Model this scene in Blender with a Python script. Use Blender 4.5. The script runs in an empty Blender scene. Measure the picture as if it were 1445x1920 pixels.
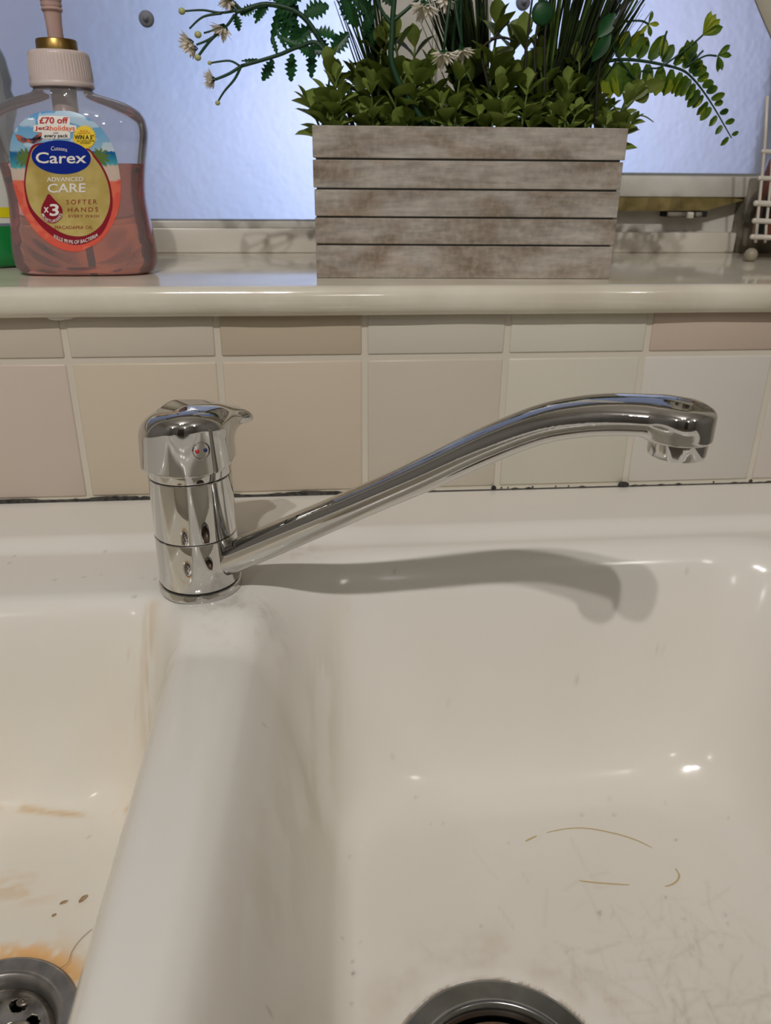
import bpy, bmesh, math, random
import numpy as np
from mathutils import Vector, Matrix
PI = math.pi
SC = bpy.context.scene
COL = SC.collection

# ------------------------------------------------------------------ camera
CAM = np.array([0.16544236, -0.53613106, 0.21947227])
RT = np.array([0.99594541, -0.08963693, 0.00761268])
UP = np.array([0.02907526, 0.40081991, 0.91569538])
FW = np.array([0.08513144, 0.91176127, -0.40180097])
FPX = 1450.0
cd = bpy.data.cameras.new('camera'); cam = bpy.data.objects.new('camera', cd); COL.objects.link(cam)
cd.sensor_fit = 'VERTICAL'; cd.sensor_height = 24.0; cd.lens = 24.0 * FPX / 1920.0
cd.clip_start = 0.01; cd.clip_end = 100
mw = Matrix.Identity(4)
for i in range(3):
    mw[i][0] = RT[i]; mw[i][1] = UP[i]; mw[i][2] = -FW[i]; mw[i][3] = CAM[i]
cam.matrix_world = mw
cd.dof.use_dof = True; cd.dof.focus_distance = 0.42; cd.dof.aperture_fstop = 9.0
SC.camera = cam

def ray(px, py): return FW + RT * (px - 722.5) / FPX - UP * (py - 960.0) / FPX
def at(px, py, y):
    d = ray(px, py); t = (y - CAM[1]) / d[1]; return CAM + t * d
def atz(px, py, z):
    d = ray(px, py); t = (z - CAM[2]) / d[2]; return CAM + t * d

# ------------------------------------------------------------------ view, world, lights
SC.view_settings.view_transform = 'Standard'; SC.view_settings.look = 'None'
SC.view_settings.gamma = 1.0; SC.view_settings.exposure = 0.0; SC.view_settings.use_curve_mapping = False
SC.cycles.max_bounces = 14; SC.cycles.transmission_bounces = 12; SC.cycles.glossy_bounces = 6
SC.cycles.diffuse_bounces = 4; SC.cycles.transparent_max_bounces = 16
SC.cycles.caustics_reflective = False; SC.cycles.caustics_refractive = True

w = bpy.data.worlds.new('world'); SC.world = w; w.use_nodes = True
wn = w.node_tree; wn.nodes.clear()
wo = wn.nodes.new('ShaderNodeOutputWorld'); bg = wn.nodes.new('ShaderNodeBackground')
wn.links.new(bg.outputs[0], wo.inputs[0])
tc = wn.nodes.new('ShaderNodeTexCoord'); mp = wn.nodes.new('ShaderNodeMapping')
nz = wn.nodes.new('ShaderNodeTexNoise'); nz.inputs['Scale'].default_value = 2.6; nz.inputs['Detail'].default_value = 4
wn.links.new(tc.outputs['Generated'], mp.inputs[0]); wn.links.new(mp.outputs[0], nz.inputs[0])
cr = wn.nodes.new('ShaderNodeValToRGB')
cr.color_ramp.elements[0].position = 0.30; cr.color_ramp.elements[0].color = (0.30, 0.43, 0.72, 1)
cr.color_ramp.elements[1].position = 0.75; cr.color_ramp.elements[1].color = (0.70, 0.70, 0.93, 1)
wn.links.new(nz.outputs[0], cr.inputs[0]); wn.links.new(cr.outputs[0], bg.inputs[0])
vm = wn.nodes.new('ShaderNodeVectorMath'); vm.operation = 'DISTANCE'
vm.inputs[1].default_value = tuple(Vector((0.135, 0.98, 0.075)).normalized())
wn.links.new(tc.outputs['Generated'], vm.inputs[0])
lb = wn.nodes.new('ShaderNodeMapRange'); lb.interpolation_type = 'SMOOTHSTEP'
lb.inputs['From Min'].default_value = 0.43; lb.inputs['From Max'].default_value = 0.04
lb.inputs['To Min'].default_value = 0.42; lb.inputs['To Max'].default_value = 1.95
wn.links.new(vm.outputs['Value'], lb.inputs[0]); wn.links.new(lb.outputs[0], bg.inputs[1])

def area(name, loc, size, power, color, target=None, shape='DISK', spread=None):
    l = bpy.data.lights.new(name, 'AREA'); l.shape = shape; l.size = size; l.energy = power; l.color = color
    if spread: l.spread = spread
    o = bpy.data.objects.new(name, l); COL.objects.link(o); o.location = loc
    d = (Vector(target) - Vector(loc)) if target else Vector((0, 0, -1))
    o.rotation_euler = d.to_track_quat('-Z', 'Y').to_euler()
    return o
WARM = (1.0, 0.955, 0.925)
area('ceiling_spot_light', (-0.17, -1.43, 1.52), 0.036, 9.2, WARM, (0.2, -0.2, 0))
area('ceiling_spot_light', (0.05, -1.43, 1.52), 0.036, 9.2, WARM, (0.2, -0.2, 0))
for p in ((1.3, -1.9), (-1.1, -2.2), (0.4, -3.0)):  # unseen point lamps, added as room fill and to brighten the ceiling
    pl_ = bpy.data.lights.new('unseen_fill_light', 'POINT'); pl_.energy = 6.0; pl_.color = WARM; pl_.shadow_soft_size = 0.07
    po_ = bpy.data.objects.new('unseen_fill_light', pl_); COL.objects.link(po_); po_.location = (p[0], p[1], 1.30)

# ------------------------------------------------------------------ materials
MATS = {}
def P(name, color, rough=0.5, metal=0.0, spec=0.5, trans=0.0, ior=1.45, coat=0.0, sub=0.0):
    m = bpy.data.materials.new(name); m.use_nodes = True
    b = m.node_tree.nodes['Principled BSDF']
    b.inputs['Base Color'].default_value = (*color, 1); b.inputs['Roughness'].default_value = rough
    b.inputs['Metallic'].default_value = metal; b.inputs['Specular IOR Level'].default_value = spec
    b.inputs['Transmission Weight'].default_value = trans; b.inputs['IOR'].default_value = ior
    b.inputs['Coat Weight'].default_value = coat
    if sub:
        b.inputs['Subsurface Weight'].default_value = sub; b.inputs['Subsurface Scale'].default_value = 0.004
    MATS[name] = m
    return m
def nodes(m): return m.node_tree.nodes, m.node_tree.links, m.node_tree.nodes['Principled BSDF']
def srgb(r, g, b):
    f = lambda c: (c / 255) / 12.92 if c / 255 <= 0.04045 else ((c / 255 + 0.055) / 1.055) ** 2.4
    return (f(r), f(g), f(b))
def noisy(m, c1, c2, scale=20, detail=5, stretch=(1, 1, 1), lo=0.35, hi=0.65, bump=0.0, rough=None, dist=0.0):
    N, L, b = nodes(m)
    t = N.new('ShaderNodeTexCoord'); mp = N.new('ShaderNodeMapping'); mp.inputs['Scale'].default_value = stretch
    n = N.new('ShaderNodeTexNoise'); n.inputs['Scale'].default_value = scale; n.inputs['Detail'].default_value = detail
    n.inputs['Distortion'].default_value = dist
    L.new(t.outputs['Object'], mp.inputs[0]); L.new(mp.outputs[0], n.inputs[0])
    r = N.new('ShaderNodeValToRGB'); r.color_ramp.elements[0].position = lo; r.color_ramp.elements[1].position = hi
    r.color_ramp.elements[0].color = (*c1, 1); r.color_ramp.elements[1].color = (*c2, 1)
    L.new(n.outputs[0], r.inputs[0]); L.new(r.outputs[0], b.inputs['Base Color'])
    if bump:
        bp = N.new('ShaderNodeBump'); bp.inputs['Strength'].default_value = bump; bp.inputs['Distance'].default_value = 0.001
        L.new(n.outputs[0], bp.inputs['Height']); L.new(bp.outputs[0], b.inputs['Normal'])
    return m
def attr_color(m, name='Col', mult=None):
    N, L, b = nodes(m); a = N.new('ShaderNodeVertexColor'); a.layer_name = name
    L.new(a.outputs[0], b.inputs['Base Color']); return m

chrome = P('chrome', (0.62, 0.615, 0.60), 0.035, 1.0)
chrome_groove = P('groove', (0.03, 0.03, 0.03), 0.5)
steel = noisy(P('steel', (0.5, 0.5, 0.5), 0.20, 1.0), (0.22, 0.23, 0.23), (0.32, 0.33, 0.33), 60)
steel_dirty = noisy(P('dirty_steel', (0.3, 0.28, 0.25), 0.35, 0.9), (0.10, 0.085, 0.07), (0.42, 0.39, 0.34), 90)
brown_wet = noisy(P('brown_wet', (0.1, 0.06, 0.04), 0.3), (0.05, 0.03, 0.02), (0.22, 0.14, 0.09), 70)
black = P('black', (0.012, 0.012, 0.012), 0.6)
red_dot = P('red_dot', (0.55, 0.02, 0.02), 0.3)
blue_dot = P('blue_dot', (0.01, 0.02, 0.09), 0.3)
white_paint = noisy(P('white_paint', (0.72, 0.69, 0.62), 0.22), (0.66, 0.62, 0.54), (0.74, 0.71, 0.64), 14)
wall_paint = P('wall_paint', (0.36, 0.35, 0.33), 0.75)
ceil_paint = P('ceiling_paint', (0.80, 0.78, 0.74), 0.8)
upvc = noisy(P('upvc', (0.7, 0.69, 0.66), 0.35), (0.52, 0.50, 0.45), (0.66, 0.64, 0.59), 22)
olive_seal = noisy(P('olive_seal', (0.2, 0.15, 0.05), 0.5), (0.15, 0.115, 0.035), (0.27, 0.21, 0.08), 60)
dark_mottle = noisy(P('dark_mottle', (0.14, 0.12, 0.09), 0.6), (0.08, 0.07, 0.05), (0.34, 0.31, 0.26), 40)

# ------------------------------------------------------------------ object helpers
def link(name, me, mat=None, parent=None, smooth=False):
    o = bpy.data.objects.new(name, me); COL.objects.link(o)
    if mat is not None:
        for mm in (mat if isinstance(mat, (list, tuple)) else [mat]): me.materials.append(mm)
    if parent is not None: o.parent = parent
    if smooth and len(me.polygons): me.polygons.foreach_set('use_smooth', [True] * len(me.polygons))
    return o
def mesh(verts, faces, name='m'):
    me = bpy.data.meshes.new(name); me.from_pydata([tuple(map(float, v)) for v in verts], [], [tuple(int(i) for i in f) for f in faces]); me.update(); return me
def empty(name, label=None, cat=None, loc=(0, 0, 0), group=None):
    o = bpy.data.objects.new(name, None); o.empty_display_size = 0.01; COL.objects.link(o); o.location = loc
    if label: tag(o, label, cat, group)
    return o
def tag(o, label=None, cat=None, group=None, kind=None):
    if label: o['label'] = label
    if cat: o['category'] = cat
    if group: o['group'] = group
    if kind: o['kind'] = kind
    return o
def struct(o): o['kind'] = 'structure'; return o

class MB:
    """collects shapes into one mesh"""
    def __init__(s): s.v = []; s.f = []; s.mi = []
    def add(s, v, f, mi=0):
        n = len(s.v); s.v += [tuple(map(float, q)) for q in v]; s.f += [tuple(int(i) + n for i in q) for q in f]; s.mi += [mi] * len(f); return s
    def box(s, a, b, mi=0, bev=0.0):
        (x0, y0, z0), (x1, y1, z1) = a, b
        if bev <= 0:
            v = [(x, y, z) for z in (z0, z1) for y in (y0, y1) for x in (x0, x1)]
            return s.add(v, [(0, 2, 3, 1), (4, 5, 7, 6), (0, 1, 5, 4), (2, 6, 7, 3), (0, 4, 6, 2), (1, 3, 7, 5)], mi)
        bm = bmesh.new(); bmesh.ops.create_cube(bm, size=1)
        for q in bm.verts: q.co = Vector(((x0 + x1) / 2 + q.co.x * (x1 - x0), (y0 + y1) / 2 + q.co.y * (y1 - y0), (z0 + z1) / 2 + q.co.z * (z1 - z0)))
        bmesh.ops.bevel(bm, geom=list(bm.edges), offset=bev, segments=2, affect='EDGES', profile=0.5)
        bm.verts.index_update()
        s.add([tuple(q.co) for q in bm.verts], [[q.index for q in f.verts] for f in bm.faces], mi); bm.free(); return s
    def tube(s, pts, r, n=8, mi=0, flat=1.0, caps=True):
        pts = [Vector(p) for p in pts]; rs = r if hasattr(r, '__len__') else [r] * len(pts)
        V = []; F = []; up = Vector((0, 0, 1)); prev = None
        for i, p in enumerate(pts):
            t = (pts[min(i + 1, len(pts) - 1)] - pts[max(i - 1, 0)]).normalized()
            if prev is None:
                a = up if abs(t.dot(up)) < 0.9 else Vector((1, 0, 0)); e1 = t.cross(a).normalized()
            else: e1 = (prev - t * prev.dot(t)).normalized()
            e2 = t.cross(e1); prev = e1
            for k in range(n):
                A = 2 * PI * k / n; V.append(p + e1 * math.cos(A) * rs[i] + e2 * math.sin(A) * rs[i] * flat)
        for i in range(len(pts) - 1):
            for k in range(n):
                F.append((i * n + k, i * n + (k + 1) % n, (i + 1) * n + (k + 1) % n, (i + 1) * n + k))
        if caps: F.append(tuple(range(n - 1, -1, -1))); F.append(tuple((len(pts) - 1) * n + k for k in range(n)))
        return s.add(V, F, mi)
    def lathe(s, prof, c=(0, 0, 0), n=64, mi=0, tilt=None):
        V = []; F = []
        M = tilt if tilt is not None else Matrix.Identity(3)
        for r, z in prof:
            for k in range(n):
                A = 2 * PI * k / n; V.append(M @ Vector((r * math.cos(A), r * math.sin(A), z)) + Vector(c))
        for i in range(len(prof) - 1):
            for k in range(n): F.append((i * n + k, i * n + (k + 1) % n, (i + 1) * n + (k + 1) % n, (i + 1) * n + k))
        return s.add(V, F, mi)
    def ball(s, c, r, n=12, mi=0, sc=(1, 1, 1)):
        prof = [(max(1e-5, r * math.sin(PI * i / n)), -r * math.cos(PI * i / n)) for i in range(n + 1)]
        k = len(s.v); s.lathe(prof, (0, 0, 0), n * 2, mi)
        s.v[k:] = [(x * sc[0] + c[0], y * sc[1] + c[1], z * sc[2] + c[2]) for x, y, z in s.v[k:]]
        return s
    def build(s, name, mat=None, parent=None, smooth=False, angle=None):
        me = mesh(s.v, s.f, name); o = link(name, me, mat, parent, smooth or angle is not None)
        if any(s.mi): me.polygons.foreach_set('material_index', s.mi)
        if angle is not None:
            try: me.set_sharp_from_angle(angle=math.radians(angle))
            except Exception: pass
        return o

# ------------------------------------------------------------------ surface nets for smooth implicit shapes
def surface_nets(sdf, lo, hi, h):
    ax = [np.arange(lo[i], hi[i] + h, h) for i in range(3)]
    X, Y, Z = np.meshgrid(*ax, indexing='ij')
    D = sdf(X, Y, Z); nx, ny, nz_ = D.shape
    ins = D < 0
    c = np.zeros((nx - 1, ny - 1, nz_ - 1), int)
    for a in (0, 1):
        for b in (0, 1):
            for d in (0, 1): c += ins[a:nx - 1 + a, b:ny - 1 + b, d:nz_ - 1 + d]
    act = (c > 0) & (c < 8)
    idx = -np.ones(act.shape, int); idx[act] = np.arange(act.sum())
    I = np.argwhere(act)
    V = np.array(lo) + (I + 0.5) * h
    e = h * 0.02
    def grad(V):
        g = np.stack([sdf(V[:, 0] + e * (k == 0), V[:, 1] + e * (k == 1), V[:, 2] + e * (k == 2)) - sdf(V[:, 0] - e * (k == 0), V[:, 1] - e * (k == 1), V[:, 2] - e * (k == 2)) for k in range(3)], 1) / (2 * e)
        return g
    for _ in range(5):
        g = grad(V); n2 = (g * g).sum(1, keepdims=True) + 1e-9
        st = sdf(V[:, 0], V[:, 1], V[:, 2])[:, None] * g / n2
        ln = np.linalg.norm(st, axis=1, keepdims=True); st = st * np.minimum(1, h * 0.8 / (ln + 1e-12))
        V = V - st
    g = grad(V); Nn = g / (np.linalg.norm(g, axis=1, keepdims=True) + 1e-12)
    F = []
    # x edges
    for axis in range(3):
        s1 = [slice(None)] * 3; s2 = [slice(None)] * 3
        s1[axis] = slice(0, -1); s2[axis] = slice(1, None)
        A = ins[tuple(s1)]; B = ins[tuple(s2)]
        E = np.argwhere(A != B); o1, o2 = [(1, 2), (2, 0), (0, 1)][axis]
        ok = (E[:, o1] > 0) & (E[:, o2] > 0) & (E[:, o1] < D.shape[o1] - 1) & (E[:, o2] < D.shape[o2] - 1); E = E[ok]
        def cell(d1, d2):
            Q = E.copy(); Q[:, o1] -= d1; Q[:, o2] -= d2; return idx[Q[:, 0], Q[:, 1], Q[:, 2]]
        q = np.stack([cell(1, 1), cell(0, 1), cell(0, 0), cell(1, 0)], 1)
        fl = A[E[:, 0], E[:, 1], E[:, 2]]
        q = np.where(fl[:, None], q, q[:, ::-1]); F.append(q)
    F = np.concatenate(F)
    return V, F, Nn
def nets_obj(name, sdf, lo, hi, h, mat, parent=None):
    V, F, Nn = surface_nets(sdf, lo, hi, h)
    me = mesh(V, F, name); o = link(name, me, mat, parent, True)
    me.normals_split_custom_set_from_vertices([tuple(n) for n in Nn]); return o
def smin(a, b, k):
    hh = np.maximum(k - np.abs(a - b), 0) / k; return np.minimum(a, b) - hh * hh * k / 4
def sst(x, a, b):
    t = np.clip((x - a) / (b - a), 0, 1); return t * t * (3 - 2 * t)

rng = np.random.default_rng(5)
def vnoise(x, y, s, seed=0):
    r = np.random.default_rng(seed); G = r.random((64, 64))
    u = x / s; v = y / s; iu = np.floor(u).astype(int); iv = np.floor(v).astype(int); fu = u - iu; fv = v - iv
    fu = fu * fu * (3 - 2 * fu); fv = fv * fv * (3 - 2 * fv)
    g = lambda a, b: G[a % 64, b % 64]
    return (g(iu, iv) * (1 - fu) + g(iu + 1, iv) * fu) * (1 - fv) + (g(iu, iv + 1) * (1 - fu) + g(iu + 1, iv + 1) * fu) * fv
def fbm(x, y, s, seed=0, o=4):
    t = 0; a = 1; n = 0
    for i in range(o): t = t + a * vnoise(x, y, s / 2 ** i, seed + i); n += a; a *= .55
    return t / n

# ================================================================== SETTING
XL, XR, YF, ZF, ZC = -1.8, 2.3, -3.6, -0.90, 1.60
SILL_Z, SILL_Y, WY = 0.1512, -0.015, 0.215
JL, JR, WTOP = -0.62, 0.630, 1.15
MB().box((XL - .1, YF - .1, ZF - .1), (XR + .1, .35, ZF)).build('floor', noisy(P('floor_vinyl', (.3, .25, .2), .4), (.22, .19, .15), (.34, .29, .23), 8))['kind'] = 'structure'
MB().box((XL - .1, YF - .1, ZC), (XR + .1, .35, ZC + .1)).build('ceiling', ceil_paint)['kind'] = 'structure'
MB().box((XL - .1, YF - .1, ZF), (XL, .35, ZC)).build('wall_left', wall_paint)['kind'] = 'structure'
MB().box((XR, YF - .1, ZF), (XR + .1, .35, ZC)).build('wall_right', wall_paint)['kind'] = 'structure'
MB().box((XL, YF - .1, ZF), (XR, YF, ZC)).build('wall_front', wall_paint)['kind'] = 'structure'
MB().box((-.55, YF, ZF), (.35, YF + .04, 1.15)).build('door_1', P('door_brown', (.10, .07, .05), .5))['kind'] = 'structure'  # unseen door behind the camera, added to give the chrome dark reflections

# tiled wall with the window opening
T = 0.1
m_tile = attr_color(P('wall_tile', (.6, .5, .4), .30, spec=.35))
N_, L_, b_ = nodes(m_tile)
tcx = N_.new('ShaderNodeTexCoord'); nn = N_.new('ShaderNodeTexNoise'); nn.inputs['Scale'].default_value = 38; nn.inputs['Detail'].default_value = 2
bpn = N_.new('ShaderNodeBump'); bpn.inputs['Strength'].default_value = .25; bpn.inputs['Distance'].default_value = .0012
L_.new(tcx.outputs['Object'], nn.inputs[0]); L_.new(nn.outputs[0], bpn.inputs['Height']); L_.new(bpn.outputs[0], b_.inputs['Normal'])
grout_c = srgb(214, 208, 194)
wb = MB(); cols = []
def addc(n0, c): cols.extend([c] * (len(wb.f) - n0))
n0 = len(wb.f)
wb.box((XL, -.0004, ZF), (XR, .32, SILL_Z - .019)); wb.box((XL, 0.0015, SILL_Z - .019), (JL, .32, ZC)); wb.box((JR, 0.0015, SILL_Z - .019), (XR, .32, ZC)); wb.box((JL, 0.0015, WTOP), (JR, .32, ZC))
addc(n0, srgb(206, 199, 184))
low = {-2: (200, 178, 158), -1: (203, 181, 161), 0: (203, 181, 159), 1: (202, 183, 160), 2: (198, 182, 162), 3: (205, 190, 172), 4: (206, 194, 178), 5: (205, 190, 174)}
upc = {-2: (200, 178, 160), -1: (198, 178, 158), 0: (201, 184, 163), 1: (190, 166, 143), 2: (203, 189, 170), 3: (206, 193, 174), 4: (193, 168, 150), 5: (200, 178, 160)}
g = .0020
rr_ = random.Random(3)
for i in range(-5, 12):
    for row in (0, 1):
        c = (low if row == 0 else upc).get(i, (203, 184, 164))
        c = tuple(k_ * v_ for k_, v_ in zip((.98, 1.09, 1.16), srgb(*[q + rr_.uniform(-2, 2) for q in c])))
        dx = .002 if (row == 1 and i == 4) else 0
        dx1 = .002 if (row == 1 and i == 3) else 0
        z0, z1 = (.0030, .1016 - g) if row == 0 else (.1016 + g, .1335)
        n0 = len(wb.f); wb.box((i * T + g + dx, -.0015, z0), ((i + 1) * T - g + dx1, .003, z1), bev=.0012); addc(n0, c)
o = wb.build('wall_back', m_tile, smooth=False, angle=50); struct(o)
ca = o.data.color_attributes.new('Col', 'FLOAT_COLOR', 'CORNER')
buf = np.ones((len(o.data.loops), 4), np.float32); ls = 0
k = 0
for pi_, p_ in enumerate(o.data.polygons):
    for _ in p_.loop_indices: buf[_, :3] = cols[pi_]
ca.data.foreach_set('color', buf.ravel())

# dark mouldy joint between tiles and sink
rj = random.Random(8)
js = MB(); js.box((XL, -.0030, -.004), (XR, .003, .0022), 0)
xs = np.linspace(-.35, .55, 260)
V = []; F = []
for i, x in enumerate(xs):
    hh = (.0016 + .0005 * math.sin(x * 90) + .0005 * rj.random()) if x < .24 else (.0004 + (.0012 * rj.random() if rj.random() < .25 else 0))
    V += [(x, -.0042, -.001), (x, -.0035, .0004 + hh), (x, -.002, .0006 + hh)]
for i in range(len(xs) - 1):
    a = i * 3; F += [(a, a + 3, a + 4, a + 1), (a + 1, a + 4, a + 5, a + 2)]
js.add(V, F, 1)
for x, wdt in ((.297, .004), (.303, .0015), (.308, .0012), (.327, .0015), (.345, .0012), (.398, .009), (.47, .0015), (.500, .003), (.355, .0012)):
    js.ball((x, -.0038, .0022), wdt / 2, 6, 1, (1, .5, min(1, .0022 / wdt * 2)))
js.build('trim_1', [P('sealant', srgb(212, 206, 190), .5), noisy(P('mould', (.03, .03, .03), .8), (.015, .015, .013), (.07, .065, .055), 300)], smooth=False); struct(bpy.data.objects['trim_1'])

# window sill with a rounded nose
prof = []
nose = [(.32, .1308), (.010, .1308), (-.004, .1310), (-.0105, .1322), (-.0142, .1362), (-.0158, .1405), (-.0155, .1450), (-.0145, .1485), (-.0128, .1502), (-.0110, .1510), (-.008, SILL_Z), (.32, SILL_Z)]
sb = MB(); V = []; F = []
xs = np.linspace(JL - .10, JR + .25, 90)
for x in xs:
    wv = .0004 * math.sin(x * 31) + .0003 * math.sin(x * 73 + 1)
    for (y, z) in nose: V.append((x, y + (wv if y < 0 else 0), z))
n = len(nose)
for i in range(len(xs) - 1):
    for k in range(n): F.append((i * n + k, i * n + (k + 1) % n, (i + 1) * n + (k + 1) % n, (i + 1) * n + k))
F += [tuple(range(n)), tuple((len(xs) - 1) * n + k for k in range(n - 1, -1, -1))]
sb.add(V, F)
sill_m = noisy(P('sill_gloss', (.72, .69, .62), .09, spec=1.0), srgb(206, 199, 180), srgb(222, 216, 200), 16, bump=.03)
o = sb.build('trim_2', sill_m, angle=50); struct(o)
# paint lump hanging under the nose
o = MB().ball((-.002, -.003, .1315), .0045, 8, 0, (1.6, .5, .6)).ball((.004, -.003, .1312), .003, 8, 0, (1.4, .5, .6)).build('trim_3', white_paint, smooth=True); struct(o)

# ------------------------------------------------------------------ window
win = empty('window_1'); struct(win)
sw = MB(); sw.box((JL, WY, SILL_Z), (.225, WY + .03, .1725), bev=.0015); sw.box((.225, WY, SILL_Z), (.571, WY + .03, .1697), bev=.0015)
sw.build('upstand', white_paint, win, angle=40)
fr = MB()
fr.box((JL, WY + .004, .1725), (.225, WY + .03, .1785), bev=.001)
fr.box((JL, WY - .002, .1725), (JL + .05, WY + .04, WTOP), bev=.002)
fr.box((JL, WY - .002, WTOP - .05), (JR, WY + .04, WTOP), bev=.002)
fr.box((.3005, WY + .012, .1697), (JR, WY + .04, .2004))
fr.build('frame', upvc, win, angle=40)
ms_ = MB(); ms_.box((.2234, WY - .004, .1697), (.272, WY + .035, WTOP), bev=.003); ms_.box((.275, WY - .010, .1697), (.3204, WY + .035, WTOP), bev=.003); ms_.box((.27, WY + .004, .17), (.277, WY + .03, WTOP))
ms_.build('mullion', upvc, win, angle=40)
cs = MB(); cs.box((.3205, WY - .004, .2004), (JR - .008, WY + .03, .2190), bev=.0025); cs.box((JR - .028, WY - .004, .219), (JR - .008, WY + .03, WTOP - .05), bev=.002)
cs.build('casement_frame', upvc, win, angle=40)
gsk = MB(); gsk.box((.322, WY, .2188), (JR - .03, WY + .02, .2212)); gsk.box((JL + .05, WY + .006, .1783), (.223, WY + .02, .1793))
gsk.build('glazing_gasket', P('gasket', (.22, .23, .22), .6), win)
V = [(.3205, WY - .003, .2004), (.556, WY - .003, .2004), (.572, WY - .003, .1990), (.535, WY - .003, .1893), (.50, WY - .003, .1887), (.3205, WY - .003, .1885)]
V += [(x, WY + .012, z) for x, y, z in V]
MB().add(V, [(5, 4, 3, 2, 1, 0), (6, 7, 8, 9, 10, 11)] + [(i, (i + 1) % 6, (i + 1) % 6 + 6, i + 6) for i in range(6)]).build('weather_seal', olive_seal, win)
st = MB(); st.box((.497, WY - .004, .1835), (.536, WY + .012, .1885)); st.box((.497, WY - .007, .1840), (.5145, WY + .0, .1878), 1, .0008)
st.box((.524, WY - .007, .1840), (.530, WY, .1878), 1, .0008); st.box((.516, WY - .008, .1825), (.5215, WY, .1880), 2, .0008)
st.build('window_stay', [black, dark_mottle, white_paint], win, angle=40)
MB().box((.5712, WY - .006, SILL_Z), (JR - .005, WY + .03, .2175), bev=.002).build('corner_block', dark_mottle, win, angle=40)  # dark mottled block closing the corner beside the upstand
# obscured glass
gl = P('obscured_glass', (.95, .97, 1.0), .20, trans=1.0, ior=1.45, spec=.5)
N_, L_, b_ = nodes(gl); t_ = N_.new('ShaderNodeTexCoord'); n_ = N_.new('ShaderNodeTexNoise'); n_.inputs['Scale'].default_value = 26; n_.inputs['Detail'].default_value = 3
bp_ = N_.new('ShaderNodeBump'); bp_.inputs['Strength'].default_value = .22; bp_.inputs['Distance'].default_value = .006
L_.new(t_.outputs['Object'], n_.inputs[0]); L_.new(n_.outputs[0], bp_.inputs['Height']); L_.new(bp_.outputs[0], b_.inputs['Normal'])
pane = MB().box((JL + .04, WY + .012, .1700), (.2234, WY + .016, WTOP - .04))
pane.build('pane', gl, win)
MB().box((.3204, WY + .012, .215), (JR - .02, WY + .016, WTOP - .04)).build('pane', gl, win)
# window reveal side, mottled olive on the right one
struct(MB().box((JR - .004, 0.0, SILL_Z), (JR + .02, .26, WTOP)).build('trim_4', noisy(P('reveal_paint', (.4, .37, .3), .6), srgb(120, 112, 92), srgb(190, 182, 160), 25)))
struct(MB().box((JL - .02, 0.0, SILL_Z), (JL + .004, .26, WTOP)).build('trim_5', wall_paint))

# ================================================================== SINK
DECK = -.006
dx_ = .0016
gx = np.arange(-.40, .5601, dx_); gy = np.arange(-.565, -.0029, dx_)
X, Y = np.meshgrid(gx, gy, indexing='ij')
def mono(xp, yp):
    xp = np.array(xp); yp = np.array(yp)
    return lambda d: hermite(d, xp, yp)
def hermite(d, xp, yp):
    h = np.diff(xp); s = np.diff(yp) / h; m = np.zeros(len(xp)); m[1:-1] = np.where(s[:-1] * s[1:] > 0, 2 * s[:-1] * s[1:] / (s[:-1] + s[1:] + 1e-12), 0)
    i = np.clip(np.searchsorted(xp, d) - 1, 0, len(h) - 1); t = np.clip((d - xp[i]) / h[i], 0, 1)
    return yp[i] * (2 * t**3 - 3 * t**2 + 1) + h[i] * m[i] * (t**3 - 2 * t**2 + t) + yp[i + 1] * (-2 * t**3 + 3 * t**2) + h[i] * m[i + 1] * (t**3 - t**2)
pR = mono([0, .006, .014, .025, .038, .048, .058, .070, .085, .110], [0, -.0015, -.010, -.037, -.084, -.117, -.139, -.151, -.1565, -.157])
pRl = mono([0, .010, .022, .034, .046, .055, .066, .085], [0, -.0035, -.022, -.066, -.115, -.141, -.153, -.157])
pL = mono([0, .005, .011, .018, .029, .037, .047, .062], [0, -.0012, -.008, -.029, -.084, -.110, -.121, -.124])
xlR = .118 + .05 * np.clip((Y + .14), -.4, .05) * .9
dxl = X - xlR; dR = smin(smin(dxl, .500 - X, .05), smin(-.082 - Y, Y + .475, .05), .07)
dL = smin(smin(.0935 - X, X + .17, .04), smin(-.128 - Y, Y + .475, .04), .032)
edge_y = -.058; base = DECK * sst(-Y, .060, .078)
front = sst(-Y, .490, .505); base = base * (1 - front)
div = sst(X, .03, .075) * (1 - sst(X, .15, .20)) * sst(-Y, .150, .185) * (1 - sst(-Y, .44, .49))
base = base - .011 * div - .002 * np.clip(np.abs(X - .097) / .03, 0, 1.2)**2 * div
wl = sst(Y, -.20, -.12)
zR = pR(np.clip(dR, 0, 1)); zRl = pRl(np.clip(dR, 0, 1))
other = smin(.500 - X, smin(-.082 - Y, Y + .475, .05), .05)
wmix = sst(other - dxl, -.03, .03)
Zs = base + zR * (1 - wmix) + zRl * wmix + pL(np.clip(dL, 0, 1))
DRR = (.2412, -.3265, .0545); DRL = (.0125, -.3035, .0392)
for (cx_, cy_, r_) in (DRR, DRL):
    rr = np.hypot(X - cx_, Y - cy_)
    Zs = Zs - .0014 * (1 - sst(rr, r_ + .001, r_ + .006)) - .05 * (1 - sst(rr, r_ * .82, r_ * .90))
lipf = sst(-Y, .545, .563); Zs = Zs - .012 * lipf**2
FLR = DECK - .157; FLL = DECK - .124
nx, ny = X.shape
idx = np.arange(nx * ny).reshape(nx, ny)
Fq = np.stack([idx[:-1, :-1], idx[1:, :-1], idx[1:, 1:], idx[:-1, 1:]], -1).reshape(-1, 4)
me = bpy.data.meshes.new('basin'); me.vertices.add(nx * ny); me.vertices.foreach_set('co', np.stack([X, Y, Zs], -1).reshape(-1).astype(np.float32))
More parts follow.
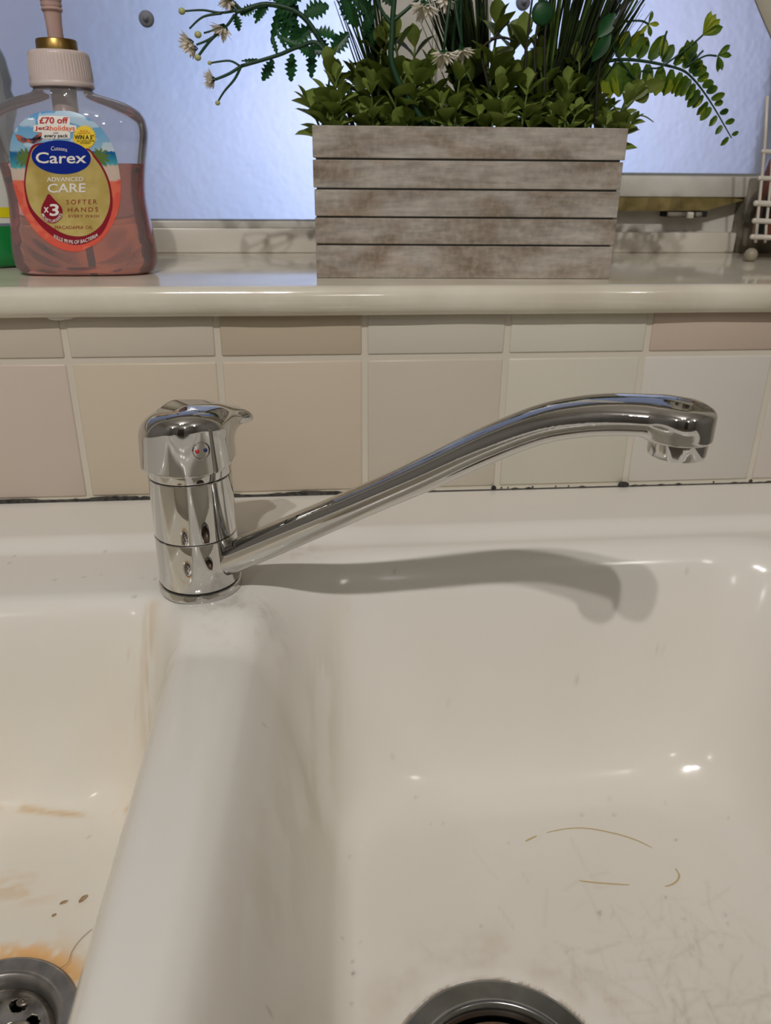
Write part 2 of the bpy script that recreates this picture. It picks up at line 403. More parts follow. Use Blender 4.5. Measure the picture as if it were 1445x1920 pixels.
me.loops.add(len(Fq) * 4); me.loops.foreach_set('vertex_index', Fq.reshape(-1).astype(np.int32))
me.polygons.add(len(Fq)); me.polygons.foreach_set('loop_start', np.arange(0, len(Fq) * 4, 4, dtype=np.int32)); me.polygons.foreach_set('use_smooth', np.ones(len(Fq), bool))
me.update(calc_edges=True)
# stains on the glaze: real dirt, painted as masks
c_base = np.array(srgb(224, 221, 213)); colr = np.ones((nx, ny, 3)) * c_base
def stain(mask, c):
    global colr
    mask = np.clip(mask, 0, 1)[..., None]; colr = colr * (1 - mask) + np.array(srgb(*c)) * mask
inL = sst(dL, .0, .03); inR = sst(dR, .0, .04)
stain(.40 * inL * fbm(X, Y, .05, 1), (222, 206, 168))
stain(.22 * inR * fbm(X, Y, .06, 4), (206, 196, 172))
rL = np.hypot(X - DRL[0], Y - DRL[1]); rR_ = np.hypot(X - DRR[0], Y - DRR[1])
nf = fbm(X, Y, .012, 9)
stain(.85 * (1 - sst(rL, DRL[2] + .002, DRL[2] + .011)) * sst(fbm(X, Y, .008, 3), .30, .56), (220, 164, 92))
stain(.5 * (1 - sst(rL, DRL[2], DRL[2] + .022)) * sst(nf, .4, .7), (214, 176, 120))
ang = np.arctan2(Y - DRR[1], X - DRR[0])
stain(.32 * np.exp(-((rR_ - .070) / .013)**2) * sst(fbm(X, Y, .016, 9, 5), .30, .75) * sst(ang, -.4, .3) * (1 - sst(ang, 2.2, 2.9)), (182, 152, 118))
stain(.8 * (1 - sst(rR_, DRR[2] + .0005, DRR[2] + .0018)) * sst(fbm(X, Y, .006, 12), .35, .6), (140, 118, 92))
stain(.6 * np.exp(-((Y + .174 + .004 * np.sin(X * 40)) / .0016)**2) * inL * sst(fbm(X, Y, .01, 21), .35, .55), (200, 160, 96))
stain(.35 * np.exp(-((Y + .225) / .010)**2) * inL * (1 - sst(X, .01, .03)) * sst(fbm(X * .4, Y, .006, 22), .45, .6), (206, 160, 104))
stain(.45 * np.exp(-((X - .066 - .1 * (Y + .14)) / .006)**2) * sst(-Y, .134, .140) * (1 - sst(-Y, .160, .175)) * sst(fbm(X * 5, Y, .02, 30), .35, .6), (190, 160, 112))
stain(.30 * np.exp(-((X - .165 - .2 * (Y + .15)) / .010)**2) * inR * sst(fbm(X * 4, Y, .03, 31), .4, .65), (186, 172, 146))
stain(.35 * np.exp(-(((X - .118) / .022)**2 + ((Y + .150) / .02)**2)) * sst(fbm(X, Y, .004, 32), .5, .7), (176, 166, 150))
stain(.30 * np.exp(-(((X - .155) / .012)**2 + ((Y + .085) / .012)**2)) * sst(fbm(X, Y, .004, 33), .4, .7), (168, 150, 126))
# rust specks
rs = np.random.default_rng(11)
for _ in range(70):
    x0, y0 = rs.uniform(.13, .45), rs.uniform(-.40, -.09); rad = rs.uniform(.0006, .0013)
    z0 = Zs[np.searchsorted(gx, x0), np.searchsorted(gy, y0)]; stain(rs.uniform(.25, .6) * np.exp(-(((X - x0)**2 + (Y - y0)**2 + (Zs - z0)**2) / rad**2)), (158, 128, 80) if rs.random() < .7 else (90, 84, 76))
for _ in range(40):
    x0, y0 = rs.uniform(-.09, .075), rs.uniform(-.30, -.06); rad = rs.uniform(.0006, .0011)
    z0 = Zs[np.searchsorted(gx, x0), np.searchsorted(gy, y0)]; stain(rs.uniform(.3, .7) * np.exp(-(((X - x0)**2 + (Y - y0)**2 + (Zs - z0)**2) / rad**2)), (130, 92, 50))
# fine scratches on the floor of the big bowl
for _ in range(420):
    u, v = rs.normal(.350, .050), rs.normal(-.31, .045); a_ = rs.uniform(0, PI); l_ = rs.uniform(.006, .030)
    if np.hypot(u - DRR[0], v - DRR[1]) < .066: continue
    ix0, ix1 = np.searchsorted(gx, [u - l_, u + l_]); iy0, iy1 = np.searchsorted(gy, [v - l_, v + l_])
    xs_, ys_ = X[ix0:ix1, iy0:iy1] - u, Y[ix0:ix1, iy0:iy1] - v
    al = xs_ * math.cos(a_) + ys_ * math.sin(a_); pe = -xs_ * math.sin(a_) + ys_ * math.cos(a_) + 4 * al * al * rs.uniform(-1, 1)
    mk = rs.uniform(.03, .13) * np.exp(-(pe / .0009)**2) * (np.abs(al) < l_ / 2) * (1 - sst(dR[ix0:ix1, iy0:iy1] * -1, -.06, -.05))
    colr[ix0:ix1, iy0:iy1] = colr[ix0:ix1, iy0:iy1] * (1 - mk[..., None]) + np.array(srgb(150, 128, 96)) * mk[..., None]
ca = me.color_attributes.new('Col', 'FLOAT_COLOR', 'POINT'); ca.data.foreach_set('color', np.concatenate([colr, np.ones((nx, ny, 1))], -1).reshape(-1).astype(np.float32))
porcelain = attr_color(P('glazed_ceramic', (.8, .78, .72), .10, spec=.42, coat=0))
N_, L_, b_ = nodes(porcelain); t_ = N_.new('ShaderNodeTexCoord'); n_ = N_.new('ShaderNodeTexNoise'); n_.inputs['Scale'].default_value = 35; n_.inputs['Detail'].default_value = 4
mr = N_.new('ShaderNodeMapRange'); mr.inputs['From Min'].default_value = .35; mr.inputs['From Max'].default_value = .7; mr.inputs['To Min'].default_value = .12; mr.inputs['To Max'].default_value = .145
L_.new(t_.outputs['Object'], n_.inputs[0]); L_.new(n_.outputs[0], mr.inputs[0]); L_.new(mr.outputs[0], b_.inputs['Roughness'])
sink = empty('kitchen_sink', 'white glazed ceramic sink with two bowls, stained and scratched, below the tiles', 'sink', (.1, -.30, ZF + .02))
def sk(o): o.parent = sink; o.matrix_parent_inverse = Matrix.Translation((-.1, .30, -(ZF + .02))); return o
sk(link('basin', me, porcelain))
# skirt of the sink body
s_ = MB(); s_.box((-.40, -.563, -.26), (.5584, -.560, -.008)); s_.box((-.401, -.563, -.26), (-.398, -.003, -.003)); s_.box((.557, -.563, -.26), (.560, -.003, -.003))
sk(s_.build('apron', porcelain)); 
ca2 = bpy.data.objects['apron'].data.color_attributes.new('Col', 'FLOAT_COLOR', 'POINT'); ca2.data.foreach_set('color', list((*srgb(228, 222, 210), 1)) * len(bpy.data.objects['apron'].data.vertices))
# drains
def drain(c, R, zf, dirty, ri):
    d = MB(); m0 = [(R, -.0004), (R - .0006, .0012), (R - .002, .0017), (ri + .0015, .0004), (ri + .0005, .0008), (ri - .0005, .0012), (ri - .0016, .0006), (ri - .003, -.003), (ri - .005, -.012), (ri - .007, -.030), (ri - .010, -.034)]
    d.lathe(m0, (c[0], c[1], zf - .0012), 96)
    o = sk(d.build('drain', steel, angle=60)); o['label'] = 'round steel waste flange'
    return o
dr = drain(DRR, DRR[2], FLR, False, .0435)
b = MB(); b.lathe([(.0375, -.008), (.036, -.020), (.030, -.026), (.012, -.027), (.0001, -.027)], (DRR[0], DRR[1], FLR), 64)
o = b.build('strainer_cup', brown_wet, None, smooth=True); o.parent = dr; o.matrix_parent_inverse = dr.matrix_world.inverted(); o.matrix_parent_inverse = Matrix.Identity(4)
dl = drain(DRL, DRL[2], FLL, True, .0315); dl.data.materials[0] = noisy(P('worn_steel', (.4, .4, .38), .42, .85), (.22, .21, .20), (.34, .33, .31), 80)
# strainer with petal slots (left bowl)
b = MB(); R0 = .0275; nseg = 160; rings = 40; V = []; F = []
def szh(r): return .0015 * math.cos(min(1, r / R0) * PI / 2) - (0.0035 * max(0, (r - R0 * .9) / (R0 * .1)) ** 2)
for i in range(rings + 1):
    for k in range(nseg):
        r = R0 * i / rings + 1e-5; A = 2 * PI * k / nseg; V.append((DRL[0] + r * math.cos(A), DRL[1] + r * math.sin(A), FLL - .006 + szh(r)))
def hole(r, A):
    for nh, rad, w1, w2, off in ((6, .0095, .0022, .0022, 0.2), (9, .0185, .0032, .0042, 0.1)):
        a0 = ((A - off) % (2 * PI / nh)) - PI / nh
        if (a0 * rad / w2) ** 2 + ((r - rad) / w1) ** 2 < 1: return True
    return False
for i in range(rings):
    for k in range(nseg):
        r = R0 * (i + .5) / rings; A = 2 * PI * (k + .5) / nseg
        if hole(r, A): continue
        F.append((i * nseg + k, i * nseg + (k + 1) % nseg, (i + 1) * nseg + (k + 1) % nseg, (i + 1) * nseg + k))
b.add(V, F)
b.ball((DRL[0], DRL[1], FLL - .002), .004, 10, 0, (1, 1, .8))
for A, rad, q in ((.5, .014, .0035), (1.1, .021, .0028), (2.2, .013, .003), (.05, .020, .003), (1.7, .008, .0025)):
    b.ball((DRL[0] + rad * math.cos(A), DRL[1] + rad * math.sin(A), FLL - .0045), q, 8, 0, (1.2, .9, .45))
o = b.build('strainer', steel_dirty, dl, smooth=True); o['label'] = 'dirty metal strainer plate with petal slots'
o.modifiers.new('t', 'SOLIDIFY').thickness = .0012
MB().lathe([(.034, -.016), (.0001, -.017)], (DRL[0], DRL[1], FLL), 48).build('waste_pipe', black, dl)
# ochre curved streaks on the floor of the big bowl
def streak(pts, wd, zf, name='scratch_mark'):
    P3 = [atz(u, v, zf) for u, v in pts]; V = []; F = []
    # smooth
    Q = []
    for i in range(len(P3) - 1):
        p0, p1, p2, p3 = P3[max(i - 1, 0)], P3[i], P3[i + 1], P3[min(i + 2, len(P3) - 1)]
        for t in np.linspace(0, 1, 8, endpoint=False): Q.append(.5 * ((2 * p1) + (-p0 + p2) * t + (2 * p0 - 5 * p1 + 4 * p2 - p3) * t * t + (-p0 + 3 * p1 - 3 * p2 + p3) * t ** 3))
    Q.append(P3[-1]); Q = np.array(Q); n = len(Q)
    for i in range(n):
        t = Q[min(i + 1, n - 1)] - Q[max(i - 1, 0)]; t /= np.linalg.norm(t); nn_ = np.array([-t[1], t[0], 0]); ww = wd * (.35 + .65 * math.sin(PI * (i + .5) / n) ** .5)
        V += [Q[i] - nn_ * ww / 2, Q[i] + nn_ * ww / 2]
    F = [(2 * i, 2 * i + 1, 2 * i + 3, 2 * i + 2) for i in range(n - 1)]
    return V, F
ochre = P('ochre_stain', srgb(196, 172, 124), .5); ochre2 = P('faint_ochre', srgb(188, 168, 128), .5)
zf_ = FLR + .0003
b = MB()
for pts, wd in (([(985, 1577), (995, 1572), (1006, 1567)], .0011), ([(1024, 1561), (1060, 1554), (1100, 1553), (1150, 1562), (1190, 1574), (1222, 1589)], .0009), ([(1085, 1651), (1120, 1655), (1180, 1659)], .0009), ([(1266, 1628), (1273, 1640), (1270, 1650), (1260, 1658), (1246, 1662)], .0010)):
    V, F = streak(pts, wd, zf_); b.add(V, F)
o = sk(b.build('rust_streaks', ochre)); o['label'] = 'thin curved ochre marks'

# ================================================================== TAP
TX, TY = .0942, -.1232
tap = empty('kitchen_tap', 'chrome single-lever mixer tap with long curved spout, standing on the sink deck', 'tap', (TX, TY, DECK))
def lathe_part(name, prof, mat, parent=tap, n=96, ang=35):
    return MB().lathe([(r, z - DECK) for r, z in prof], (0, 0, 0), n).build(name, mat, parent, angle=ang)
lathe_part('base_ring', [(.0001, DECK), (.0236, DECK + .0000), (.0240, DECK + .0005), (.0240, -.0014), (.0237, -.0008), (.0231, -.0006)], chrome)
bp1 = [(.0222, -.0012), (.0224, .0000), (.0231, .0002), (.02335, .0006), (.0233, .0296), (.0229, .0300)]
lathe_part('lower_body', bp1, chrome)
lathe_part('seam_ring', [(.0224, .0294), (.0224, .0310)], chrome_groove)
lathe_part('seam_ring', [(.0222, .0640), (.0222, .0668)], chrome_groove)
lathe_part('seam_ring', [(.0228, -.0010), (.0228, .0008)], chrome_groove)
lathe_part('upper_body', [(.0225, .0304), (.0230, .0306), (.0232, .0311), (.0229, .0650), (.0225, .0654)], chrome)
lathe_part('collar', [(.0222, .0660), (.0228, .0662), (.0230, .0667), (.0234, .0722), (.0200, .0730)], chrome)
# handle: rounded cap blended into a flat lever
la = math.radians(33); ldir = (math.cos(la), math.sin(la))
def sd_handle(x, y, z):
    z = z + DECK
    r = np.sqrt(x * x + y * y + 1e-12)
    zt = np.clip((z - .071) / (.105 - .071), 0, 1)
    R = .0262 - .0014 * zt
    # rounded cylinder, slightly tilted dome
    u_ = x * ldir[0] + y * ldir[1]; v_ = -x * ldir[1] + y * ldir[0]
    top = .1010 - .20 * y - 3.0 * (np.minimum(x + .004, 0)) ** 2
    rad = .0100 + .0030 * sst(-(x * .8 + y * .2), .0, .02)
    qx = r - (R - rad); qz = z - (top - rad)
    d1 = np.minimum(np.maximum(qx, qz), 0) + np.sqrt(np.maximum(qx, 0) ** 2 + np.maximum(qz, 0) ** 2) - rad
    # lever leaf
    L0, L1 = .000, .0390
    t = np.clip((u_ - L0) / (L1 - L0), 0, 1)
    hw = .0145 - .0050 * t; th = .0058 - .0024 * t ** 1.2
    zc = .0984 - .0066 * t ** 1.5
    du = u_ - np.clip(u_, L0, L1 - .006)
    e = np.sqrt((du / 1.0) ** 2 + (np.maximum(np.abs(v_) - (hw - .006), 0)) ** 2 + 1e-14)
    d2 = np.sqrt((e / .006) ** 2 + ((z - zc) / th) ** 2) - 1
    d2 = d2 * np.minimum(.006, th) * .9
    d = smin(d1, d2, .010)
    # undercut below the bottom rim, wavy on the lever side
    cut = (.0712 + .0035 * sst(u_, .004, .022)) - z
    k = .0012
    d = -smin(-d, -cut, k)
    return d
nets_obj('handle', sd_handle, (-.032, -.032, .070 - DECK), (.05, .045, .112 - DECK), .0008, chrome, tap)
hnd = bpy.data.objects['handle']
# hot and cold marker
ia = -math.pi / 2 + math.radians(25)
ic = Vector((.0254 * math.cos(ia), .0254 * math.sin(ia), .0856 - DECK)); inr = Vector((math.cos(ia), math.sin(ia), .03)).normalized()
q = inr.to_track_quat('Z', 'Y').to_matrix()
b = MB().lathe([(.0049, -.003), (.0049, .0004), (.0046, .0007), (.0042, .0003), (.0040, -.0006), (.0025, -.0002), (.0001, .0001)], ic, 40, 0, q)
plug = b.build('marker_plug', chrome, hnd, angle=40)
ex = Vector((-math.sin(ia), math.cos(ia), 0)); 
MB().ball(ic + ex * -.0022 + inr * .0001, .0011, 8).build('red_marker', red_dot, hnd, smooth=True)['label'] = 'red hot-water dot'
MB().ball(ic + ex * .0022 + inr * .0001, .0011, 8).build('blue_marker', blue_dot, hnd, smooth=True)['label'] = 'dark blue cold-water dot'
# spout: swept tube in the vertical plane towards the right and the viewer
sd_ = np.array([.317 - .094, -.236 + .123]); sd_ /= np.linalg.norm(sd_); sa = math.atan2(sd_[1], sd_[0])
ctrl = np.array([(6, 7), (25.2, 17.9), (64, 40.7), (111, 68.4), (140, 85.8), (166.5, 102.6), (191, 116.0), (209, 122.0), (225, 124.9), (242, 126.2), (251, 126.0)]) / 1000
rads = np.array([9.2, 9.2, 8.9, 8.2, 8.5, 8.7, 8.8, 8.9, 8.8, 8.4, 7.6]) / 1000
wid = np.array([9.2, 9.2, 9.0, 8.8, 9.2, 10.0, 10.8, 11.6, 12.3, 12.8, 12.6]) / 1000
def cat(A, n=6):
    A = np.asarray(A, float); out = []
    for i in range(len(A) - 1):
        p0, p1, p2, p3 = A[max(i - 1, 0)], A[i], A[i + 1], A[min(i + 2, len(A) - 1)]
        for t in np.linspace(0, 1, n, endpoint=False): out.append(.5 * ((2 * p1) + (p2 - p0) * t + (2 * p0 - 5 * p1 + 4 * p2 - p3) * t * t + (3 * p1 - p0 - 3 * p2 + p3) * t ** 3))
    out.append(A[-1]); return np.array(out)
PC = cat(np.column_stack([ctrl, rads, wid]), 6); PC[:, 1] -= DECK
def sd_spout(x, y, z):
    shp = x.shape; x = x.ravel(); y = y.ravel(); z = z.ravel(); best = np.full(x.shape, 9.0)
    for i in range(len(PC) - 1):
        a, b_ = PC[i], PC[i + 1]
        m = (x > a[0] - .03) & (x < b_[0] + .03)
        if not m.any(): continue
        ux, uz = b_[0] - a[0], b_[1] - a[1]; L2 = ux * ux + uz * uz
        t = np.clip(((x[m] - a[0]) * ux + (z[m] - a[1]) * uz) / L2, 0, 1)
        r = a[2] + (b_[2] - a[2]) * t; wv = a[3] + (b_[3] - a[3]) * t
        e = np.hypot(x[m] - a[0] - ux * t, z[m] - a[1] - uz * t)
        n_ = 2.25
        dd = ((e / r) ** n_ + (np.abs(y[m]) / wv) ** n_ + 1e-12) ** (1 / n_)
        dd = (dd - 1) * np.minimum(r, wv)
        best[m] = np.minimum(best[m], dd)
    # head over the aerator
    zt = .1318 - DECK; zb = .1172 - DECK
    rr = np.hypot(x - .2505, y); tt = np.clip((z - zb) / (zt - zb), 0, 1)
    R = .0136
    rc = .0015 + .0030 * sst(z, zt - .010, zt)
    qx = rr - (R - rc); qz = np.abs(z - (zt + zb) / 2) - ((zt - zb) / 2 - rc)
    d2 = np.minimum(np.maximum(qx, qz), 0) + np.hypot(np.maximum(qx, 0), np.maximum(qz, 0)) - rc
    best = smin(best, d2, .0045)
    best = -smin(-best, -(zb - z + 0 * x), .0006) if False else best
    return best.reshape(shp)
sp = nets_obj('spout', sd_spout, (-.004, -.017, -.004), (.270, .017, .146), .0010, chrome, tap)
sp.rotation_euler = (0, 0, sa)
b = MB(); pr_ = [(.0130, .1185), (.0122, .1178), (.0122, .1118), (.0118, .1106), (.0108, .1102), (.0102, .1108), (.0100, .1130), (.0001, .1135)]
b.lathe([(r, z - DECK) for r, z in pr_], (.2505, 0, 0), 64)
b.v = [(x, max(-.0114, min(.0114, y)) if z < .1182 - DECK else y, z) for x, y, z in b.v]
b.build('aerator', chrome, sp, angle=30)


# ================================================================== HAND WASH BOTTLE
BX, BY = .0045, .063
bz = np.array([.1513, .1520, .1545, .1590, .166, .176, .188, .203, .2150, .2257, .2360, .2440, .2500, .2545, .2585, .2620, .2650, .2668, .2690])
bw = np.array([.0400, .0435, .0468, .0488, .0492, .0484, .0468, .0458, .0468, .0487, .0508, .0520, .0514, .0490, .0440, .0360, .0250, .0188, .0186])
bd = np.array([.0180, .0205, .0228, .0238, .0240, .0238, .0236, .0236, .0238, .0240, .0240, .0236, .0228, .0215, .0200, .0188, .0180, .0180, .0180])
bexp = np.array([2.8] * 13 + [2.6, 2.4, 2.2, 2.0, 2.0, 2.0])
def loft(z0=None, z1=None, inset=0., n=96, rows=80, closed=True):
    zz = np.linspace(max(bz[0], z0 or 0), min(bz[-1], z1 or 9), rows)
    V = []; F = []
    for z in zz:
        hw, hd, ex = (np.interp(z, bz, a) for a in (bw, bd, bexp)); hw -= inset; hd -= inset
        for k in range(n):
            A = 2 * PI * k / n; c, s_ = math.cos(A), math.sin(A)
            x = hw * math.copysign(abs(c) ** (2 / ex), c); y = hd * math.copysign(abs(s_) ** (2 / ex), s_)
            V.append((x, y, z))
    for i in range(rows - 1):
        for k in range(n): F.append((i * n + k, i * n + (k + 1) % n, (i + 1) * n + (k + 1) % n, (i + 1) * n + k))
    F.append(tuple(range(n - 1, -1, -1)))
    if closed: F.append(tuple((rows - 1) * n + k for k in range(n)))
    return V, F
# smooth the profile with hermite interpolation first
_zs = np.linspace(bz[0], bz[-1], 90); _bw = hermite(_zs, bz, bw); _bd = hermite(_zs, bz, bd); _be = np.interp(_zs, bz, bexp); bz, bw, bd, bexp = _zs, _bw, _bd, _be
def yfront(x, z):
    hw, hd, ex = (float(np.interp(z, bz, a)) for a in (bw, bd, bexp))
    u = min(.995, abs((x - BX) / hw)); return BY - hd * (1 - u ** ex) ** (1 / ex)
bot = empty('hand_wash_bottle', 'clear pump bottle of orange-pink hand wash with gold label, left end of the window sill', 'soap bottle', (BX, BY, SILL_Z))
BO = Vector((BX, BY, SILL_Z))
def plastic(name, tint=(1, 1, 1), alpha_lo=.0, rough=.04, body=.06):
    m = bpy.data.materials.new(name); m.use_nodes = True; N = m.node_tree.nodes; L = m.node_tree.links; N.clear()
    o = N.new('ShaderNodeOutputMaterial'); tr = N.new('ShaderNodeBsdfTransparent'); tr.inputs[0].default_value = (*tint, 1)
    gs = N.new('ShaderNodeBsdfGlossy'); gs.inputs['Roughness'].default_value = rough; fr = N.new('ShaderNodeFresnel'); fr.inputs[0].default_value = 1.5
    mx = N.new('ShaderNodeMixShader'); L.new(fr.outputs[0], mx.inputs[0]); L.new(tr.outputs[0], mx.inputs[1]); L.new(gs.outputs[0], mx.inputs[2])
    df = N.new('ShaderNodeBsdfDiffuse'); df.inputs[0].default_value = (*[.8 * t for t in tint], 1); m2 = N.new('ShaderNodeMixShader'); m2.inputs[0].default_value = body
    L.new(mx.outputs[0], m2.inputs[1]); L.new(df.outputs[0], m2.inputs[2]); L.new(m2.outputs[0], o.inputs[0]); return m
clear_pl = plastic('clear_plastic', (.93, .94, .96), body=.16)
V, F = loft(closed=False); MB().add([(x, y, z - SILL_Z) for x, y, z in V], F).build('bottle_body', clear_pl, bot, smooth=True)
liq = P('orange_liquid', (1.0, .36, .22), .02, trans=1.0, ior=1.24)
N_, L_, b_ = nodes(liq); vol = N_.new('ShaderNodeVolumeAbsorption'); vol.inputs['Color'].default_value = (1.0, .42, .13, 1); vol.inputs['Density'].default_value = 52
b_.inputs['Base Color'].default_value = (1, .80, .72, 1)
L_.new(vol.outputs[0], N_['Material Output'].inputs['Volume'])
V, F = loft(z0=.1525, z1=.2238, inset=.0011, rows=60)
# moulded curved ribs near the base
V2 = []
for x, y, z in V:
    k = 0
    if z < .195:
        rad = math.hypot(x, z - .206)
        k = .0008 * math.exp(-((rad - .0475) / .0022) ** 2) + .0007 * math.exp(-((rad - .055) / .002) ** 2)
        if abs(y) < .008: k *= abs(y) / .008
    V2.append((x, y * (1 - k / .024), z))
MB().add([(x, y, z - SILL_Z) for x, y, z in V2], F).build('liquid', liq, bot, smooth=True)
frost = P('frosted_cap', (.78, .66, .60), .35, trans=.25, sub=.2)
cap = MB(); pr_ = [(.0001, .2690), (.0198, .2690), (.0203, .2697), (.0204, .2712), (.0199, .2722)]
capz = np.linspace(.2722, .2875, 8)
pr_ += [(.0199 - .0010 * i / 7, float(z)) for i, z in enumerate(capz)] + [(.0186, .2890), (.0176, .2898), (.0001, .2900)]
cap.lathe([(r, z - SILL_Z) for r, z in pr_], (0, 0, 0), 180)
cv = []
for x, y, z in cap.v:
    r = math.hypot(x, y); zz = z + SILL_Z
    if r > .017 and .2722 < zz < .2880:
        A = math.atan2(y, x); k = 1 + .010 * math.cos(A * 60); x *= k; y *= k
    cv.append((x, y, z))
cap.v = cv; cap.build('cap', frost, bot, angle=40)
MB().lathe([(r, z - SILL_Z) for r, z in ((.0001, .2898), (.0126, .2900), (.0131, .2905), (.0129, .2958), (.0124, .2966), (.0070, .2968), (.0055, .2962), (.0001, .2962))], (0, 0, 0), 64).build('gold_collar', noisy(P('gold', (.36, .22, .06), .32, .9), (.20, .12, .035), (.42, .27, .08), 50), bot, angle=40)
pinkp = P('pink_plastic', (.66, .44, .37), .28, trans=.35, sub=.15)
pr_ = [(.0049, .2962), (.0051, .3060), (.0056, .3120)]
zz = .3120
for i in range(14):
    pr_ += [(.0060 + .00012 * i, zz), (.0067 + .00008 * i, zz + .0012), (.0060 + .00012 * i, zz + .0024)]; zz += .0026
pr_ += [(.0085, zz + .002), (.0105, zz + .006), (.0105, zz + .012), (.0001, zz + .014)]
st_ = MB().lathe([(r, z - SILL_Z) for r, z in pr_], (0, 0, 0), 40); st_.build('pump_stem', pinkp, bot, angle=60)
MB().tube([(0, -.002, zz + .009 - SILL_Z), (0, -.020, zz + .010 - SILL_Z), (0, -.034, zz + .006 - SILL_Z), (0, -.038, zz - SILL_Z)], [.0065, .005, .004, .0035], 16).build('nozzle', pinkp, bot, smooth=True)
MB().tube([(0, 0, .2690 - SILL_Z), (0, 0, .2270 - SILL_Z), (.002, 0, .2255 - SILL_Z)], [.0082, .0080, .0030], 20).build('pump_tube', pinkp, bot, smooth=True)
MB().tube([(.002, 0, .2235 - SILL_Z), (.003, 0, .19 - SILL_Z), (.004, 0, .156 - SILL_Z)], .0026, 12).build('dip_tube', P('dip_tube_plastic', (.8, .5, .42), .3), bot, smooth=True)

# --- label, laid on the bottle front
def lab(u, v, off):
    px, py = u / 4.817, 180 + v / 4.817; y = BY - .022
    for _ in range(6):
        p_ = at(px, py, y); y = yfront(p_[0], p_[2]) - off
    p_ = at(px, py, y); return (p_[0] - BX, p_[1] - BY, p_[2] - SILL_Z)
def smooth_closed(pts, n=10):
    A = np.array(pts, float); out = []; m = len(A)
    for i in range(m):
        p0, p1, p2, p3 = A[i - 1], A[i], A[(i + 1) % m], A[(i + 2) % m]
        for t in np.linspace(0, 1, n, endpoint=False): out.append(.5 * ((2 * p1) + (p2 - p0) * t + (2 * p0 - 5 * p1 + 4 * p2 - p3) * t * t + (3 * p1 - p0 - 3 * p2 + p3) * t ** 3))
    return np.array(out)
def patch(name, outline, off, mat, parent, rings=14, colfn=None, c=None, sm=True):
    O = smooth_closed(outline) if sm else np.array(outline, float)
    c = np.array(c) if c is not None else O.mean(0); UV = [c]
    for i in range(1, rings + 1): UV += [c + (q - c) * i / rings for q in O]
    n = len(O); F = [(0, 1 + (k + 1) % n, 1 + k) for k in range(n)]
    for i in range(rings - 1):
        for k in range(n): F.append((1 + i * n + k, 1 + i * n + (k + 1) % n, 1 + (i + 1) * n + (k + 1) % n, 1 + (i + 1) * n + k))
    me_ = mesh([lab(u, v, off) for u, v in UV], F); o = link(name, me_, mat, parent, True)
    if colfn:
        cc = me_.color_attributes.new('Col', 'FLOAT_COLOR', 'POINT')
        cc.data.foreach_set('color', np.array([[*srgb(*colfn(u, v)), 1] for u, v in UV], np.float32).ravel())
    return o
def labcol(u, v):
    a = vnoise(np.array([u]), np.array([v]), 60, 3)[0]; b = vnoise(np.array([u * .5]), np.array([v * 1.6]), 70, 8)[0]
    edge_in = ((u - 590) / 500) ** 2 + ((v - 770) / 640) ** 2
    hz = 500; sand = 640 + 15 * math.sin(u / 90); cor = 745 + 40 * (abs(u - 600) / 480) ** 0 - 25 * (abs(u - 600) / 500)
    for pu, pv in ((225, 560), (900, 560)):
        rr = math.hypot(u - pu, v - pv); an = math.atan2(v - pv, u - pu)
        if rr < 95 * (.45 + .55 * abs(math.sin(an * 5.5))): return (96, 122, 62)
    if v < hz:
        t = v / hz; base = np.array((38, 128, 196)) * (1 - t) + np.array((150, 190, 215)) * t
        if b > .62: base = base * .4 + np.array((225, 228, 230)) * .6
        return tuple(base)
    if v < sand:
        t = (v - hz) / (sand - hz); return tuple(np.array((8, 92, 150)) * (1 - t) + np.array((90, 175, 180)) * t)
    if v < cor: return (212, 192, 176)
    return (226, 96, 78) if a < .6 else (232, 116, 92)
label_mat = attr_color(P('label_print', (.5, .5, .5), .30, coat=.3))
def solid(name, rgb, rough=.35, metal=0.): return P(name, srgb(*rgb), rough, metal)
L0 = [(500, 135), (650, 140), (800, 200), (920, 300), (1000, 420), (1045, 530), (1080, 700), (1090, 850), (1075, 1000), (1020, 1150), (920, 1290), (800, 1370), (690, 1405), (560, 1385), (430, 1320), (310, 1210), (210, 1060), (140, 880), (105, 720), (90, 560), (95, 420), (130, 320), (200, 230), (300, 165), (400, 138)]
label = patch('label', L0, .0004, label_mat, bot, rings=46, colfn=labcol, c=(590, 770))
label['label'] = 'printed holiday-scene label with blue oval and gold teardrop'
crimson = solid('crimson_print', (140, 24, 44)); gold_p = noisy(P('gold_print', (.5, .4, .15), .32, .15), srgb(186, 162, 88), srgb(214, 194, 122), 60)
white_p = solid('white_print', (236, 232, 224)); ink = solid('black_print', (25, 22, 28)); oval_blue = solid('blue_print', (18, 44, 140), .25)
red_p = solid('red_print', (186, 30, 36)); orange_p = solid('orange_print', (226, 96, 30)); sun_p = solid('yellow_print', (240, 208, 60)); cor_p = solid('coral_print', (150, 50, 50))
patch('teardrop_border', [(290, 450), (240, 600), (218, 760), (225, 880), (260, 1020), (330, 1130), (430, 1230), (550, 1310), (680, 1345), (800, 1320), (910, 1250), (980, 1130), (1015, 1000), (1010, 880), (985, 760), (930, 640), (860, 540), (790, 470), (600, 420), (420, 420)], .00055, crimson, label, c=(620, 850))
patch('gold_teardrop', [(305, 470), (258, 600), (232, 760), (240, 870), (275, 990), (345, 1085), (450, 1170), (580, 1245), (700, 1268), (800, 1250), (900, 1180), (960, 1080), (990, 980), (990, 870), (965, 760), (915, 650), (850, 560), (790, 490), (600, 430), (420, 430)], .00070, gold_p, label, c=(610, 830))
th = math.radians(4)
